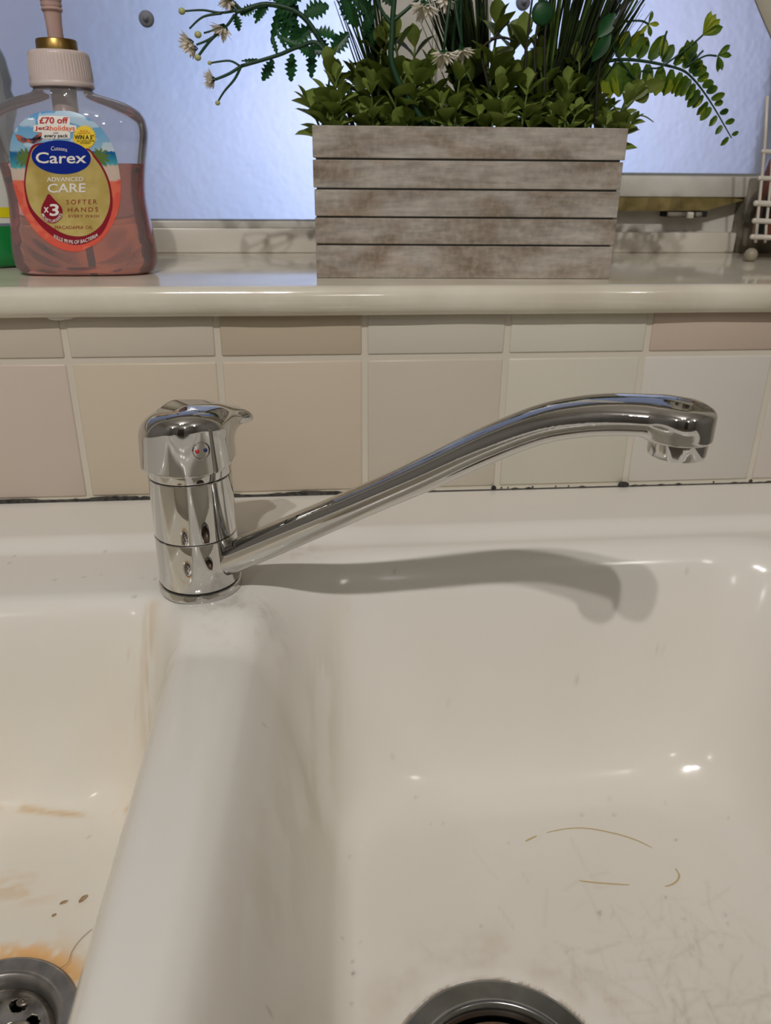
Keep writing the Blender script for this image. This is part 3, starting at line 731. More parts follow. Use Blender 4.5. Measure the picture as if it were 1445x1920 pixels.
patch('blue_oval', [(552 + 268 * math.cos(a) * math.cos(th) - 152 * math.sin(a) * math.sin(th), 553 + 268 * math.cos(a) * math.sin(th) + 152 * math.sin(a) * math.cos(th)) for a in np.linspace(0, 2 * PI, 28, endpoint=False)], .00085, oval_blue, label, c=(552, 553))
patch('sunburst', [(762 + (108 if i % 2 else 94) * math.cos(i * PI / 28), 372 + (112 if i % 2 else 98) * math.sin(i * PI / 28)) for i in range(56)], .00075, sun_p, label, c=(762, 372), sm=False)
patch('price_panel', [(350, 182), (480, 178), (622, 184), (634, 222), (628, 258), (690, 268), (694, 318), (634, 328), (632, 384), (500, 388), (382, 384), (378, 330), (302, 322), (302, 266), (346, 258), (338, 220)], .00070, white_p, label, rings=8, c=(490, 285), sm=False)
patch('drop_icon', [(440, 886), (500, 945), (552, 1000), (566, 1050), (552, 1105), (510, 1142), (470, 1150), (425, 1138), (385, 1100), (370, 1045), (380, 990), (405, 940)], .00085, crimson, label, c=(468, 1045))
patch('aircraft', [(135, 350), (180, 352), (240, 385), (320, 385), (352, 335), (382, 332), (362, 385), (395, 378), (360, 405), (300, 432), (240, 415), (205, 425), (160, 400)], .00060, noisy(P('aircraft_print', (.3, .2, .2), .4), srgb(60, 60, 84), srgb(222, 120, 80), 260), label, rings=4, c=(270, 400), sm=False)
def text(s, box, off, mat, name='lettering', bend=0., slope=0., bold=0.0, sp=1.0, arc=None):
    cu = bpy.data.curves.new('t', 'FONT'); cu.body = s; cu.resolution_u = 3; cu.offset = bold; cu.space_character = sp
    ob = bpy.data.objects.new('t', cu); COL.objects.link(ob)
    dg = bpy.context.evaluated_depsgraph_get(); me_ = bpy.data.meshes.new_from_object(ob.evaluated_get(dg)); bpy.data.objects.remove(ob)
    co = np.array([v.co[:] for v in me_.vertices]); mn, mx = co.min(0), co.max(0)
    x0, y0, x1, y1 = box
    for i, v in enumerate(me_.vertices):
        a = (co[i, 0] - mn[0]) / (mx[0] - mn[0]); b = (co[i, 1] - mn[1]) / (mx[1] - mn[1])
        if arc:
            cx0, cy0, R, a0, a1 = arc; h = (y1 - y0); A = a0 + (a1 - a0) * a; rr = R - b * h
            u, vv = cx0 + rr * math.cos(A), cy0 + rr * math.sin(A)
        else:
            u = x0 + a * (x1 - x0); vv = y1 - b * (y1 - y0) + bend * (1 - (2 * a - 1) ** 2) + slope * (a - .5)
        v.co = lab(u, vv, off)
    me_.materials.clear(); o = link(name, me_, mat, label); return o
text('£70 off', (355, 190, 615, 250), .00085, red_p, bold=.03)
text('Jet2', (315, 272, 447, 316), .00085, red_p, bold=.02); text('holidays', (450, 268, 676, 326), .00085, orange_p, bold=.012)
text('with', (478, 324, 526, 342), .00085, ink); text('every pack', (398, 342, 614, 384), .00085, ink, bold=.02)
text('PLUS A', (724, 308, 792, 322), .00095, red_p); text('CHANCE TO', (702, 328, 816, 342), .00095, red_p)
text('WIN A 5*', (672, 350, 852, 392), .00095, ink, bold=.03); text('ALL-INCLUSIVE', (692, 398, 850, 412), .00095, ink, bold=.01); text('HOLIDAY', (724, 416, 820, 432), .00095, ink, bold=.01)
text('Cussons', (460, 462, 606, 500), .00105, white_p, bend=-8, slope=10); text('Carex', (322, 505, 780, 606), .00105, white_p, bend=4, bold=.012)
text('ADVANCED', (422, 732, 752, 772), .00090, white_p, bold=.012, slope=-4); text('CARE', (430, 790, 772, 872), .00090, white_p, bold=.012, slope=-4)
text('x', (395, 1004, 440, 1052), .00105, white_p, bold=.02); text('3', (448, 975, 532, 1084), .00105, white_p, bold=.02)
text('MOISTURISERS', (0, 0, 0, 26), .00105, white_p, arc=(468, 1046, 97, math.radians(168), math.radians(10)), bold=.01)
text('SOFTER', (598, 936, 876, 978), .00090, cor_p, slope=-4, sp=1.35); text('HANDS', (612, 1006, 886, 1046), .00090, cor_p, slope=-4, sp=1.35)
text('EVERY WASH', (620, 1072, 894, 1098), .00090, cor_p, sp=1.15); text('MACADAMIA OIL', (496, 1172, 838, 1202), .00090, cor_p)
text('KILLS 99.9% OF BACTERIA', (488, 1240, 884, 1274), .00090, white_p, bend=62, slope=-14, bold=.012)

# ================================================================== WASHING-UP BOTTLE at the left edge
du = empty('washing_up_bottle', 'clear bottle of green washing-up liquid, cut off by the left edge, behind the hand wash', 'bottle', (-.085, .112, SILL_Z))
dcl = plastic('cloudy_plastic', (.86, .90, .94), body=.22)
dprof = [(.0001, 0), (.030, 0), (.036, .003), (.0385, .012), (.0390, .050), (.0385, .078), (.037, .095), (.041, .105), (.0425, .1125), (.0400, .120), (.0415, .126), (.0395, .140), (.033, .155), (.022, .168), (.013, .178), (.012, .190)]
def ell(mb, sx, sy): mb.v = [(x * sx, y * sy, z) for x, y, z in mb.v]; return mb
ell(MB().lathe([(r * .97 if 0 else r, z) for r, z in dprof], (0, 0, 0), 64), 1, .62).build('bottle_body', dcl, du, smooth=True)
ell(MB().lathe([(.0001, .0005), (.0302, .0004), (.0364, .003), (.0390, .012), (.0394, .030), (.0001, .030)], (0, 0, 0), 64), 1, .63).build('green_liquid', P('green_liquid', (.01, .22, .05), .15), du, angle=50)
lb_ = ell(MB().lathe([(.0394, .032), (.0396, .050), (.0390, .076)], (0, 0, 0), 64), 1, .63); lb_.build('label', noisy(P('cream_label', (.7, .7, .6), .4), srgb(214, 216, 206), srgb(226, 226, 218), 30), du, smooth=True)
yb = ell(MB().lathe([(.0398, .036), (.0400, .043)], (0, 0, 0), 64), 1, .635); yb.build('yellow_band', solid('yellow_band', (226, 214, 30)), du, smooth=True)
gb = MB(); gb.tube([(.030, -.0165, .088), (.022, -.022, .094), (.010, -.026, .098), (-.005, -.027, .097)], [.002, .005, .006, .005], 10); gb.build('green_leaf_print', solid('leaf_print', (20, 120, 50)), du, smooth=True)
MB().lathe([(.0125, .186), (.0125, .200), (.008, .203), (.006, .215), (.0001, .216)], (0, 0, 0), 40).build('cap', solid('cap_green', (30, 130, 60)), du, angle=50)

# ================================================================== PLANTER
wood = P('weathered_wood', (.3, .27, .24), .85, spec=.2)
N_, L_, b_ = nodes(wood)
t_ = N_.new('ShaderNodeTexCoord'); oi = N_.new('ShaderNodeObjectInfo')
ad = N_.new('ShaderNodeVectorMath'); ad.operation = 'ADD'; L_.new(t_.outputs['Object'], ad.inputs[0]); L_.new(oi.outputs['Random'], ad.inputs[1])
def nz_(scale, st, det=6, dist=0.):
    mp_ = N_.new('ShaderNodeMapping'); mp_.inputs['Scale'].default_value = st; n = N_.new('ShaderNodeTexNoise'); n.inputs['Scale'].default_value = scale; n.inputs['Detail'].default_value = det; n.inputs['Distortion'].default_value = dist
    L_.new(ad.outputs[0], mp_.inputs[0]); L_.new(mp_.outputs[0], n.inputs[0]); return n
na = nz_(22, (1, 1, 2.2), 6, .5); nb = nz_(60, (1, 1, 5), 8); nc = nz_(260, (1.0, 1, .8), 8); nd = nz_(14, (1, 1, 3), 3)
def ramp(n, lo, hi, c1, c2):
    r = N_.new('ShaderNodeValToRGB'); r.color_ramp.elements[0].position = lo; r.color_ramp.elements[1].position = hi; r.color_ramp.elements[0].color = (*c1, 1); r.color_ramp.elements[1].color = (*c2, 1); L_.new(n.outputs[0], r.inputs[0]); return r
r1 = ramp(na, .33, .67, srgb(136, 122, 106), srgb(182, 175, 165)); r2 = ramp(nb, .30, .72, (.60, .60, .60), (1.08, 1.08, 1.08)); r3 = ramp(nc, .42, .78, (0, 0, 0), (1, 1, 1)); r4 = ramp(nd, .60, .75, (0, 0, 0), (1, 1, 1))
mA = N_.new('ShaderNodeMixRGB'); mA.blend_type = 'MULTIPLY'; mA.inputs[0].default_value = .75; L_.new(r1.outputs[0], mA.inputs[1]); L_.new(r2.outputs[0], mA.inputs[2])
mB_ = N_.new('ShaderNodeMixRGB'); mB_.inputs[2].default_value = (*srgb(204, 198, 188), 1); mm_ = N_.new('ShaderNodeMath'); mm_.operation = 'MULTIPLY'; mm_.inputs[1].default_value = .30; L_.new(r3.outputs[0], mm_.inputs[0]); L_.new(mm_.outputs[0], mB_.inputs[0]); L_.new(mA.outputs[0], mB_.inputs[1])
mC = N_.new('ShaderNodeMixRGB'); mC.inputs[2].default_value = (*srgb(158, 128, 96), 1); m5 = N_.new('ShaderNodeMath'); m5.operation = 'MULTIPLY'; m5.inputs[1].default_value = .4; L_.new(r4.outputs[0], m5.inputs[0]); L_.new(m5.outputs[0], mC.inputs[0]); L_.new(mB_.outputs[0], mC.inputs[1])
L_.new(mC.outputs[0], b_.inputs['Base Color'])
bp_ = N_.new('ShaderNodeBump'); bp_.inputs['Strength'].default_value = .6; bp_.inputs['Distance'].default_value = .0008; L_.new(nb.outputs[0], bp_.inputs['Height']); L_.new(bp_.outputs[0], b_.inputs['Normal'])
PLX0, PLX1 = .1705, .3785
pl = empty('wooden_planter', 'weathered grey slatted wooden planter box standing on the white window sill', 'planter', ((PLX0 + PLX1) / 2, .069, SILL_Z))
prot = -math.atan2(.012, .208); pl.rotation_euler = (0, 0, prot)
zsl = [(.1514, .1730), (.1742, .1909), (.1921, .2087), (.2099, .2271), (.2283, .2476)]
hwd = .1040; hdp = .0450
rp = random.Random(4)
for i, (z0, z1) in enumerate(zsl):
    ex = [0, .0006, .0004, .0002, .0010][i]; z0 -= SILL_Z; z1 -= SILL_Z
    b = MB(); b.box((-hwd - rp.uniform(-.0004, .0003), -hdp, z0), (hwd + ex, -hdp + .006, z1), 0, .0005)
    b.box((-hwd - rp.uniform(-.0004, .0003), hdp - .006, z0), (hwd + ex, hdp, z1), 0, .0005)
    b.box((-hwd, -hdp + .0055, z0), (-hwd + .006, hdp - .0055, z1), 0, .0005); b.box((hwd - .006, -hdp + .0055, z0), (hwd, hdp - .0055, z1), 0, .0005)
    b.build('slat', wood, pl)
b = MB(); b.box((-hwd + .0018, -hdp + .0018, .002), (hwd - .0018, -hdp + .0075, .094)); b.box((-hwd + .0018, hdp - .0075, .002), (hwd - .0018, hdp - .0018, .094)); b.box((-hwd + .0018, -hdp + .004, .002), (-hwd + .0075, hdp - .004, .094)); b.box((hwd - .0075, -hdp + .004, .002), (hwd - .0018, hdp - .004, .094))
b.build('liner_board', P('liner_wood', srgb(104, 106, 104), .9), pl)
MB().box((-hwd + .006, -hdp + .006, .001), (hwd - .006, hdp - .006, .066)).build('planting_foam', P('foam', (.03, .05, .02), .9), pl)

# ================================================================== ARTIFICIAL PLANTS
def leafmat(name, c1, c2, tr=.25, rough=.42, scale=60):
    m = P(name, c1, rough, spec=.35); noisy(m, c1, c2, scale, 3)
    N, L, b = nodes(m); t = N.new('ShaderNodeBsdfTranslucent'); t.inputs[0].default_value = (*[min(1, 1.3 * (a + b2) / 2) for a, b2 in zip(c1, c2)], 1)
    mx = N.new('ShaderNodeMixShader'); mx.inputs[0].default_value = tr; o = N['Material Output']
    L.new(b.outputs[0], mx.inputs[1]); L.new(t.outputs[0], mx.inputs[2]); L.new(mx.outputs[0], o.inputs[0]); return m
olive = leafmat('olive_leaf', srgb(98, 118, 46), srgb(138, 154, 76), .28)
olive2 = leafmat('dark_olive_leaf', srgb(76, 92, 34), srgb(108, 122, 50), .25)
fern_g = leafmat('fern_leaf', srgb(34, 70, 24), srgb(104, 132, 38), .42, scale=90)
fern_y = leafmat('yellow_green_leaf', srgb(120, 146, 34), srgb(172, 180, 52), .45)
dark_g = leafmat('dark_green_leaf', srgb(16, 52, 28), srgb(40, 92, 46), .15)
blade_g = leafmat('grass_blade', srgb(18, 26, 14), srgb(40, 54, 24), .15, .35)
blade_h = leafmat('green_blade', srgb(44, 66, 22), srgb(84, 108, 40), .2)
stem_g = P('stem_green', srgb(84, 104, 42), .5); stem_d = P('dark_stem', srgb(24, 60, 34), .5); stem_b = P('brown_stem', srgb(34, 32, 20), .6)
petal = leafmat('cream_petal', srgb(232, 220, 204), srgb(246, 238, 226), .35); budm = P('bud', srgb(176, 180, 120), .5)

def frame_of(d, roll=0., ref=None):
    d = Vector(d).normalized(); r = Vector(ref) if ref is not None else Vector((0, 0, 1))
    if abs(d.dot(r)) > .95: r = Vector((0, -1, .3))
    s = d.cross(r).normalized(); n = s.cross(d).normalized()
    q = Matrix.Rotation(roll, 3, d); return d, q @ s, q @ n
def leaf(mb, p, d, L, W, roll=0., curl=.25, shape='obovate', mi=0, ref=None, nl=7):
    d, s, n = frame_of(d, roll, ref); p = Vector(p); V = []; F = []
    for i in range(nl + 1):
        t = i / nl
        if shape == 'obovate': w = W * (.10 + .90 * math.sin(PI * min(1, t ** 1.35)) ** .8) * (1 if t < .99 else .35)
        elif shape == 'lance': w = W * math.sin(PI * (t * .96 + .02)) ** .9
        elif shape == 'oval': w = W * (math.sin(PI * (t * .94 + .05))) ** .55
        elif shape == 'blade': w = W * (1 - t) ** .5
        else: w = W * (math.sin(PI * (t * .94 + .04)) ** .8) * (1.25 if i % 2 else .62)
        c = p + d * (L * t) - n * (curl * L * t * t)
        for k, a in enumerate((-1, -.5, 0, .5, 1)):
            V.append(c + s * (a * w / 2) + n * (abs(a) ** 1.5 * w * .16))
    for i in range(nl):
        for k in range(4): F.append((i * 5 + k, i * 5 + k + 1, (i + 1) * 5 + k + 1, (i + 1) * 5 + k))
    mb.add(V, F, mi)
def bez(p0, p1, p2, n=10):
    p0, p1, p2 = Vector(p0), Vector(p1), Vector(p2); return [p0 * (1 - t) ** 2 + p1 * 2 * t * (1 - t) + p2 * t * t for t in [i / n for i in range(n + 1)]]
def spl(pts, n=6): return [Vector(q) for q in cat(np.array([list(p) for p in pts]), n)]
RIM = .2476; FZ = .2170
# three leafy sprig patterns, copied around the box
def make_sprig(seed, H, mat, label):
    r = random.Random(seed); t = empty('leafy_sprig', label, 'artificial plant', (0, 0, 0), 'leafy sprigs in the wooden planter')
    st = MB(); lv = MB()
    def shoot(base, top, nn, sz):
        path = bez(base, Vector(base) + Vector((0, 0, (top - Vector(base)).length * .6)), top, 10); st.tube(path, [.0014 - .0006 * i / 10 for i in range(11)], 6)
        a0 = r.uniform(0, PI)
        for k in range(nn):
            f = .44 + .52 * k / max(1, nn - 1); p = path[int(f * 10)]; dd = (path[min(10, int(f * 10) + 1)] - path[int(f * 10) - 1]).normalized()
            a = a0 + k * 1.5 + r.uniform(-.4, .4); S = sz * (1.05 - .35 * f) * r.uniform(.8, 1.15)
            for sgn in (0, PI):
                side = Vector((math.cos(a + sgn), math.sin(a + sgn), 0)); el = .55 + .75 * f
                leaf(lv, p, side + dd * el, S, S * r.uniform(.60, .80), r.uniform(-.5, .5), r.uniform(.0, .38), 'obovate')
        leaf(lv, path[-1], dd + Vector((.2, 0, 0)), sz * .55, sz * .38, 0, .1); leaf(lv, path[-1], dd - Vector((.3, .1, 0)), sz * .5, sz * .34, 0, .1)
    shoot(Vector((0, 0, 0)), Vector((r.uniform(-.006, .006), r.uniform(-.004, .004), H)), 4, .030)
    shoot(Vector((0, 0, 0)), Vector((.013 + r.uniform(0, .006), -.006, H * .72)), 3, .027)
    shoot(Vector((0, 0, 0)), Vector((-.014, -.004, H * r.uniform(.6, .8))), 3, .026)
    st.build('stem', stem_g, t, smooth=True); lv.build('leaves', mat, t, smooth=True)
    return t
LAB = 'olive-green leafy sprig with rounded leaves growing from the wooden planter'
protos = [make_sprig(1, .088, olive, LAB), make_sprig(2, .078, olive, LAB), make_sprig(3, .094, olive2, LAB), make_sprig(4, .070, olive, LAB)]
used = set()
def dup(root):
    c = root.copy(); COL.objects.link(c)
    for ch in list(root.children):
        d = ch.copy(); COL.objects.link(d); d.parent = c
    return c
rs2 = random.Random(21); spots = []
for row, (yy, nn) in enumerate(((.049, 8), (.067, 8), (.088, 7))):
    for i in range(nn):
        x = .182 + (.184 / (nn - 1)) * i + rs2.uniform(-.005, .005)
        spots.append((x, yy - .058 * (x - .17) + rs2.uniform(-.004, .004), row))
for j, (x, y, row) in enumerate(spots):
    k = [0, 1, 3][j % 3] if row == 0 else ([2, 0, 1][j % 3] if row == 1 else [2, 1, 2][j % 3])
    o = protos[k] if k not in used else dup(protos[k]); used.add(k)
    f = (x - .275) / .10
    nth = ('first', 'second', 'third', 'fourth', 'fifth', 'sixth', 'seventh', 'eighth')[j - (0, 8, 16)[row]]
    o['label'] = 'olive-green leafy sprig, ' + nth + ' from the left in the ' + ('front', 'middle', 'back')[row] + ' row of the planter'
    o.location = (x, y, FZ); o.rotation_euler = (rs2.uniform(-.10, .14) if row else rs2.uniform(-.02, .10), .10 * f + rs2.uniform(-.07, .07), rs2.uniform(-.6, .6) + (PI if rs2.random() < .5 else 0))
    sc = rs2.uniform(.80, 1.0) * (.86 if abs(f) > .85 else 1) * (.80 if row == 0 else 1.0); o.scale = (sc, sc, sc)

# --- white-flowered sprays
def bloom(mb, c, d, R=.0075, n=36, green=False, seed=0):
    """brush-like flower head: mi 0 petals, mi 1 green calyx"""
    r = random.Random(seed); d = Vector(d).normalized(); _, s, nrm = frame_of(d)
    for i in range(n):
        a = 2 * PI * i / n * 1.0 + r.uniform(-.1, .1); el = r.uniform(.25, 1.15) if i % 3 else r.uniform(1.0, 1.35)
        v = d * math.cos(el) + (s * math.cos(a) + nrm * math.sin(a)) * math.sin(el)
        leaf(mb, Vector(c), v, R * r.uniform(.8, 1.15), R * .27, r.uniform(-1, 1), -.15, 'oval', 0, nl=4)
    for i in range(9):
        a = 2 * PI * i / 9; v = d * .75 + (s * math.cos(a) + nrm * math.sin(a)) * .66
        leaf(mb, Vector(c) - d * .002, v, R * .62, R * .30, 0, -.2, 'lance', 1, nl=4)
def spray(label, stems, leaves=(), blooms=(), buds=(), loc=None, lm=dark_g, sm=stem_d, name='flowering_spray', pale=()):
    """every point is a world point; stems = [(points, r0, r1)]"""
    o = empty(name, label, 'artificial flower', loc or tuple(stems[0][0][0])); off = Vector(o.location)
    S = MB()
    for pts, r0, r1 in stems:
        P_ = [q - off for q in spl(pts, 5)]; n = len(P_); S.tube(P_, [r0 + (r1 - r0) * i / (n - 1) for i in range(n)], 7)
    S.build('stem', sm, o, smooth=True)
    if leaves:
        Lm = MB()
        for p, d, L, W, shp, roll in leaves: leaf(Lm, Vector(p) - off, d, L, W, roll, .12, shp, nl=12 if shp == 'serrate' else 8, ref=(0, -1, .2))
        Lm.build('leaves', lm, o)
    for i, (p, d, R) in enumerate(blooms):
        B = MB(); bloom(B, Vector(p) - off, d, R, seed=i); B.build('flower', [petal, dark_g], o)
    for p, R in buds:
        MB().ball(Vector(p) - off, R, 8, 0, (1.1, 1, 1)).build('bud', budm, o, smooth=True)
    return o
Yp = .075
def A(px, py, y=Yp): return Vector(at(px, py, y))
def D(px, py, y=0.): return Vector((px, y, -py)).normalized()
rl = random.Random(7)
def serr(px, py, dx, dy, L, W=.011, y=Yp, roll=None): return (A(px, py, y), D(dx, dy, rl.uniform(-.3, .3)), L, W, 'serrate', rl.uniform(-.5, .5) if roll is None else roll)
# upper left spray
spray('upper flowering spray arching left over the hand-wash side, with three cream flowers and buds',
      [([(.232, .070, .222), A(640, 150), A(600, 75), A(560, 25), A(500, 8), A(455, 20)], .0022, .0014),
       ([A(500, 10), A(470, 15), A(440, 24)], .0014, .0012),
       ([A(452, 18), A(415, 24), A(380, 19), A(345, 21)], .0009, .0006), ([A(415, 25), A(380, 32), A(355, 54)], .0009, .0006),
       ([A(440, 28), A(428, 45), A(418, 52), A(382, 62)], .0011, .0006), ([A(418, 55), A(395, 75), A(372, 105)], .0011, .0009), ([A(412, 62), A(388, 76), A(368, 84)], .0009, .0007),
       ([A(452, 18), A(442, 8), A(430, -4)], .001, .0008)],
      [serr(500, 8, -30, 40, .014, .004), serr(525, 5, -12, 45, .024, .006), serr(520, 5, 22, 22, .018, .014), serr(545, 15, -15, 45, .020, .010), serr(560, 20, -30, -10, .016), serr(505, 5, -25, 20, .014, .006),
       serr(545, 30, 10, 35, .016, .008), serr(585, 50, -30, 22, .020, .012), serr(600, 70, 18, 40, .014, .008), serr(570, 30, 35, -15, .018, .012), serr(590, 60, 40, 5, .016, .01), serr(480, 12, -28, 12, .012, .006), serr(540, 10, 30, -25, .018, .011), serr(520, 2, -30, -22, .016, .010), serr(620, 100, 30, -30, .018, .011), serr(615, 95, -36, -2, .015, .009), serr(440, 26, 8, 30, .010, .006), serr(450, 18, -22, -12, .010, .005)],
      [(A(418, 50), D(-10, 28), .0085), (A(358, 80), D(-40, 18), .0090), (A(428, -2), D(-6, 10), .0080), (A(366, 92), D(-26, 5), .006)],
      [(A(341, 21), .0021), (A(371, 65), .0022), (A(371, 108), .0020)])
# lower left spray
spray('lower flowering spray reaching left, with one cream flower and a hanging bud',
      [([(.205, .060, .222), A(640, 170, .06), A(600, 85, .062), A(560, 88, .065), A(520, 104, .068), A(452, 124, .07)], .0016, .0012),
       ([A(452, 124, .07), A(430, 138, .07), A(404, 149, .07)], .0011, .0009), ([A(450, 124, .07), A(430, 114, .07), A(395, 118, .07)], .0008, .0006),
       ([A(452, 124, .07), A(440, 148, .07), A(420, 172, .07), A(409, 190, .07)], .0010, .0006)],
      [serr(520, 104, -10, -36, .013, .0035), serr(540, 98, -28, -48, .018, .003), serr(512, 112, -20, 32, .015, .0075), serr(548, 100, -5, 40, .017, .008), serr(585, 90, -3, 42, .018, .007), serr(560, 88, -25, -12, .013, .007), serr(560, 88, 20, 10, .012, .008), serr(490, 112, -40, 3, .014, .0025)],
      [(A(400, 150, .07), D(-30, 6), .0072)], [(A(393, 118, .07), .0013), (A(408, 193, .07), .0016)])
# centre: tall flowers and hanging ones
spray('central flowering stem with cream flowers at the top, in front of the window mullion',
      [([(.268, .050, .222), A(745, 150, .05), A(735, 60, .05), A(742, -30, .05)], .0024, .0016), ([A(733, 42, .05), A(760, 20, .05), A(790, -8, .05)], .0013, .0010),
       ([A(733, 45, .05), A(715, 20, .05), A(700, -20, .05)], .0014, .001), ([A(800, -40, .045), A(798, -10, .045), A(790, 5, .045)], .001, .001)],
      [serr(700, 20, -20, 40, .016, .008), serr(640, -5, 20, 30, .02, .012), serr(660, -10, 25, 20, .02, .011), serr(690, 50, 12, 30, .012, .007), serr(735, 10, -20, -20, .014, .007)],
      [(A(796, 8, .045), D(-4, 26), .0105), (A(835, -6, .045), D(2, 14), .009)])
spray('hanging cream flower on a thin green stem above the middle of the planter',
      [([(.286, .060, .225), A(850, 120, .06), A(862, -30, .05), A(850, -50, .045), A(842, 10, .04), A(832, 90, .038)], .0012, .0010)], (), [(A(832, 98, .038), D(-1, 30), .0098)])
spray('hanging green-tipped flower beside the cream one above the planter',
      [([(.290, .060, .225), A(868, 120, .06), A(862, -40, .05), A(848, -40, .044), A(856, 30, .04), A(866, 84, .04)], .0012, .0009)], (), [(A(866, 92, .04), D(5, 26), .0082)], lm=dark_g)
# --- dark grass tufts
def tuft(label, base, tops, n, wd, seed, mats=(blade_g, blade_h), frac=.15):
    r = random.Random(seed); o = empty('grass_tuft', label, 'artificial grass', base); B = MB()
    for i in range(n):
        t0, t1 = tops; f = r.random(); top = Vector(t0).lerp(Vector(t1), f) + Vector((r.uniform(-.004, .004), r.uniform(-.012, .012), r.uniform(-.02, .03))) - Vector(base)
        b0 = Vector((r.uniform(-.005, .005), r.uniform(-.005, .005), 0)); mid = b0.lerp(top, .5) + Vector((r.uniform(-.004, .004), 0, .006)); pth = bez(b0, mid, top, 7); w = wd * r.uniform(.6, 1.3); sd = Vector((math.cos(r.uniform(-1, 1)), math.sin(r.uniform(-1, 1)), 0)); V = []
        for k, q in enumerate(pth): V += [q - sd * w / 2 * (1 - .8 * k / 7), q + Vector((0, -.0004, 0)), q + sd * w / 2 * (1 - .8 * k / 7)]
        B.add(V, [(3 * k + j, 3 * k + j + 1, 3 * k + j + 4, 3 * k + j + 3) for k in range(7) for j in (0, 1)], 1 if r.random() < frac else 0)
    b_o = B.build('blades', list(mats), o); tag(b_o, kind='stuff'); return o
tuft('dark upright tuft of narrow blades behind the hanging flowers, against the window mullion', (.297, .078, FZ), (A(790, -40, .08), A(905, -40, .08)), 150, .0032, 1)
tuft('dark dense tuft of blades fanning up and right, above the right half of the planter', (.332, .074, FZ), (A(1010, -40, .07), A(1215, -25, .07)), 190, .0038, 2, frac=.22)
tuft('sparse dark stems rising left of the flower stem, above the left part of the planter', (.232, .082, FZ), (A(610, -40, .08), A(700, -40, .08)), 40, .0026, 3)
# thin bare dark stems
o = empty('twig_bunch', 'few bare dark twigs standing in the gap right of the window mullion', 'artificial twig', (.318, .05, FZ)); b = MB(); off = Vector(o.location)
for pts in ([(.322, .05, FZ), A(985, 150, .05), A(990, 60, .05), A(1000, -20, .05)], [(.326, .05, FZ), A(1003, 150, .05), A(1002, 90, .05), A(1012, 20, .05), A(1020, -20, .05)], [(.328, .052, FZ), A(1020, 160, .05), A(1022, 60, .05), A(1040, -20, .05)], [(.312, .05, FZ), A(905, 120, .05), A(925, 72, .05), A(955, 40, .05)], [A(920, 74, .05), A(940, 70, .05), A(965, 76, .05)], [(.372, .06, FZ), A(1120, 150, .055), A(1150, 50, .05), A(1190, -10, .05)], [A(1150, 50, .05), A(1165, 20, .05), A(1185, -15, .05)]):
    q = [v - off for v in spl(pts, 5)]; b.tube(q, [.0013 - .0007 * i / (len(q) - 1) for i in range(len(q))], 6)
b.build('stem', stem_b, o, smooth=True)
b = MB(); b.ball(A(1017, 25, .05) - off, .0075, 8, 0, (1, .35, 1)); leaf(b, A(1145, 60, .05) - off, D(-18, 30), .020, .009, 0, .1, 'lance', ref=(0, -1, 0)); leaf(b, A(1120, 70, .05) - off, D(30, -40), .018, .010, 0, .1, 'lance', ref=(0, -1, 0))
b.build('leaves', dark_g, o, smooth=True)
# --- fern fronds
def fern(label, rach, wid_up, wid_dn, n, seed, y=.07, base=None, big=1.0):
    r = random.Random(seed); pts = [A(px, py, y + dy) for px, py, dy in rach]
    o = empty('fern_frond', label, 'artificial fern', base or tuple(pts[0])); off = Vector(o.location); full = ([Vector(base)] if base else []) + pts
    P_ = spl(full, 8); S = MB(); S.tube([q - off for q in P_], [.0015 - .0011 * i / (len(P_) - 1) for i in range(len(P_))], 7); S.build('stem', stem_d, o, smooth=True)
    Q = spl(pts, 12); m = len(Q); G = MB()
    for k in range(n):
        i = int((.02 + .96 * (k / (n - 1)) ** .85) * (m - 1)); t = (Q[min(m - 1, i + 1)] - Q[max(0, i - 1)]).normalized(); nrm = Vector((-t.z, 0, t.x)); f = i / (m - 1)
        for sg, wd in ((1, wid_up), (-1, wid_dn)):
            L = wd * (1 - .72 * f) * r.uniform(.88, 1.08); v = nrm * sg + t * (.45 if sg > 0 else .10) + Vector((0, r.uniform(-.3, .3), 0)) + Vector((0, 0, -.25 if sg < 0 else 0))
            leaf(G, Q[i] - off + v.normalized() * .0015, v, L, L * .55, r.uniform(-.35, .35), .08, 'oval', 0, ref=(0, -1, 0), nl=6)
            # pale rim leaf tips
            leaf(G, Q[i] - off + v.normalized() * (L * .45) + Vector((0, .0004, 0)), v, L * .60, L * .50, r.uniform(-.2, .2), .08, 'oval', 1, ref=(0, -1, 0), nl=5)
    G.build('leaflets', [fern_g, fern_y], o); return o
fern('long fern frond arching out and down past the right end of the planter', [(1105, 124, 0), (1143, 114, 0), (1181, 112, 0), (1231, 119, 0), (1277, 131, 0), (1300, 149, 0), (1322, 177, 0), (1343, 210, 0), (1371, 259, 0)], .0215, .0240, 19, 5, .068, base=(.366, .07, .222))
fern('short yellow-tinged fern frond above the base of the long one', [(1075, 72, 0), (1105, 68, 0), (1135, 68, 0), (1160, 74, 0), (1180, 90, 0)], .0105, .0130, 8, 6, .080, base=(.352, .084, .222))
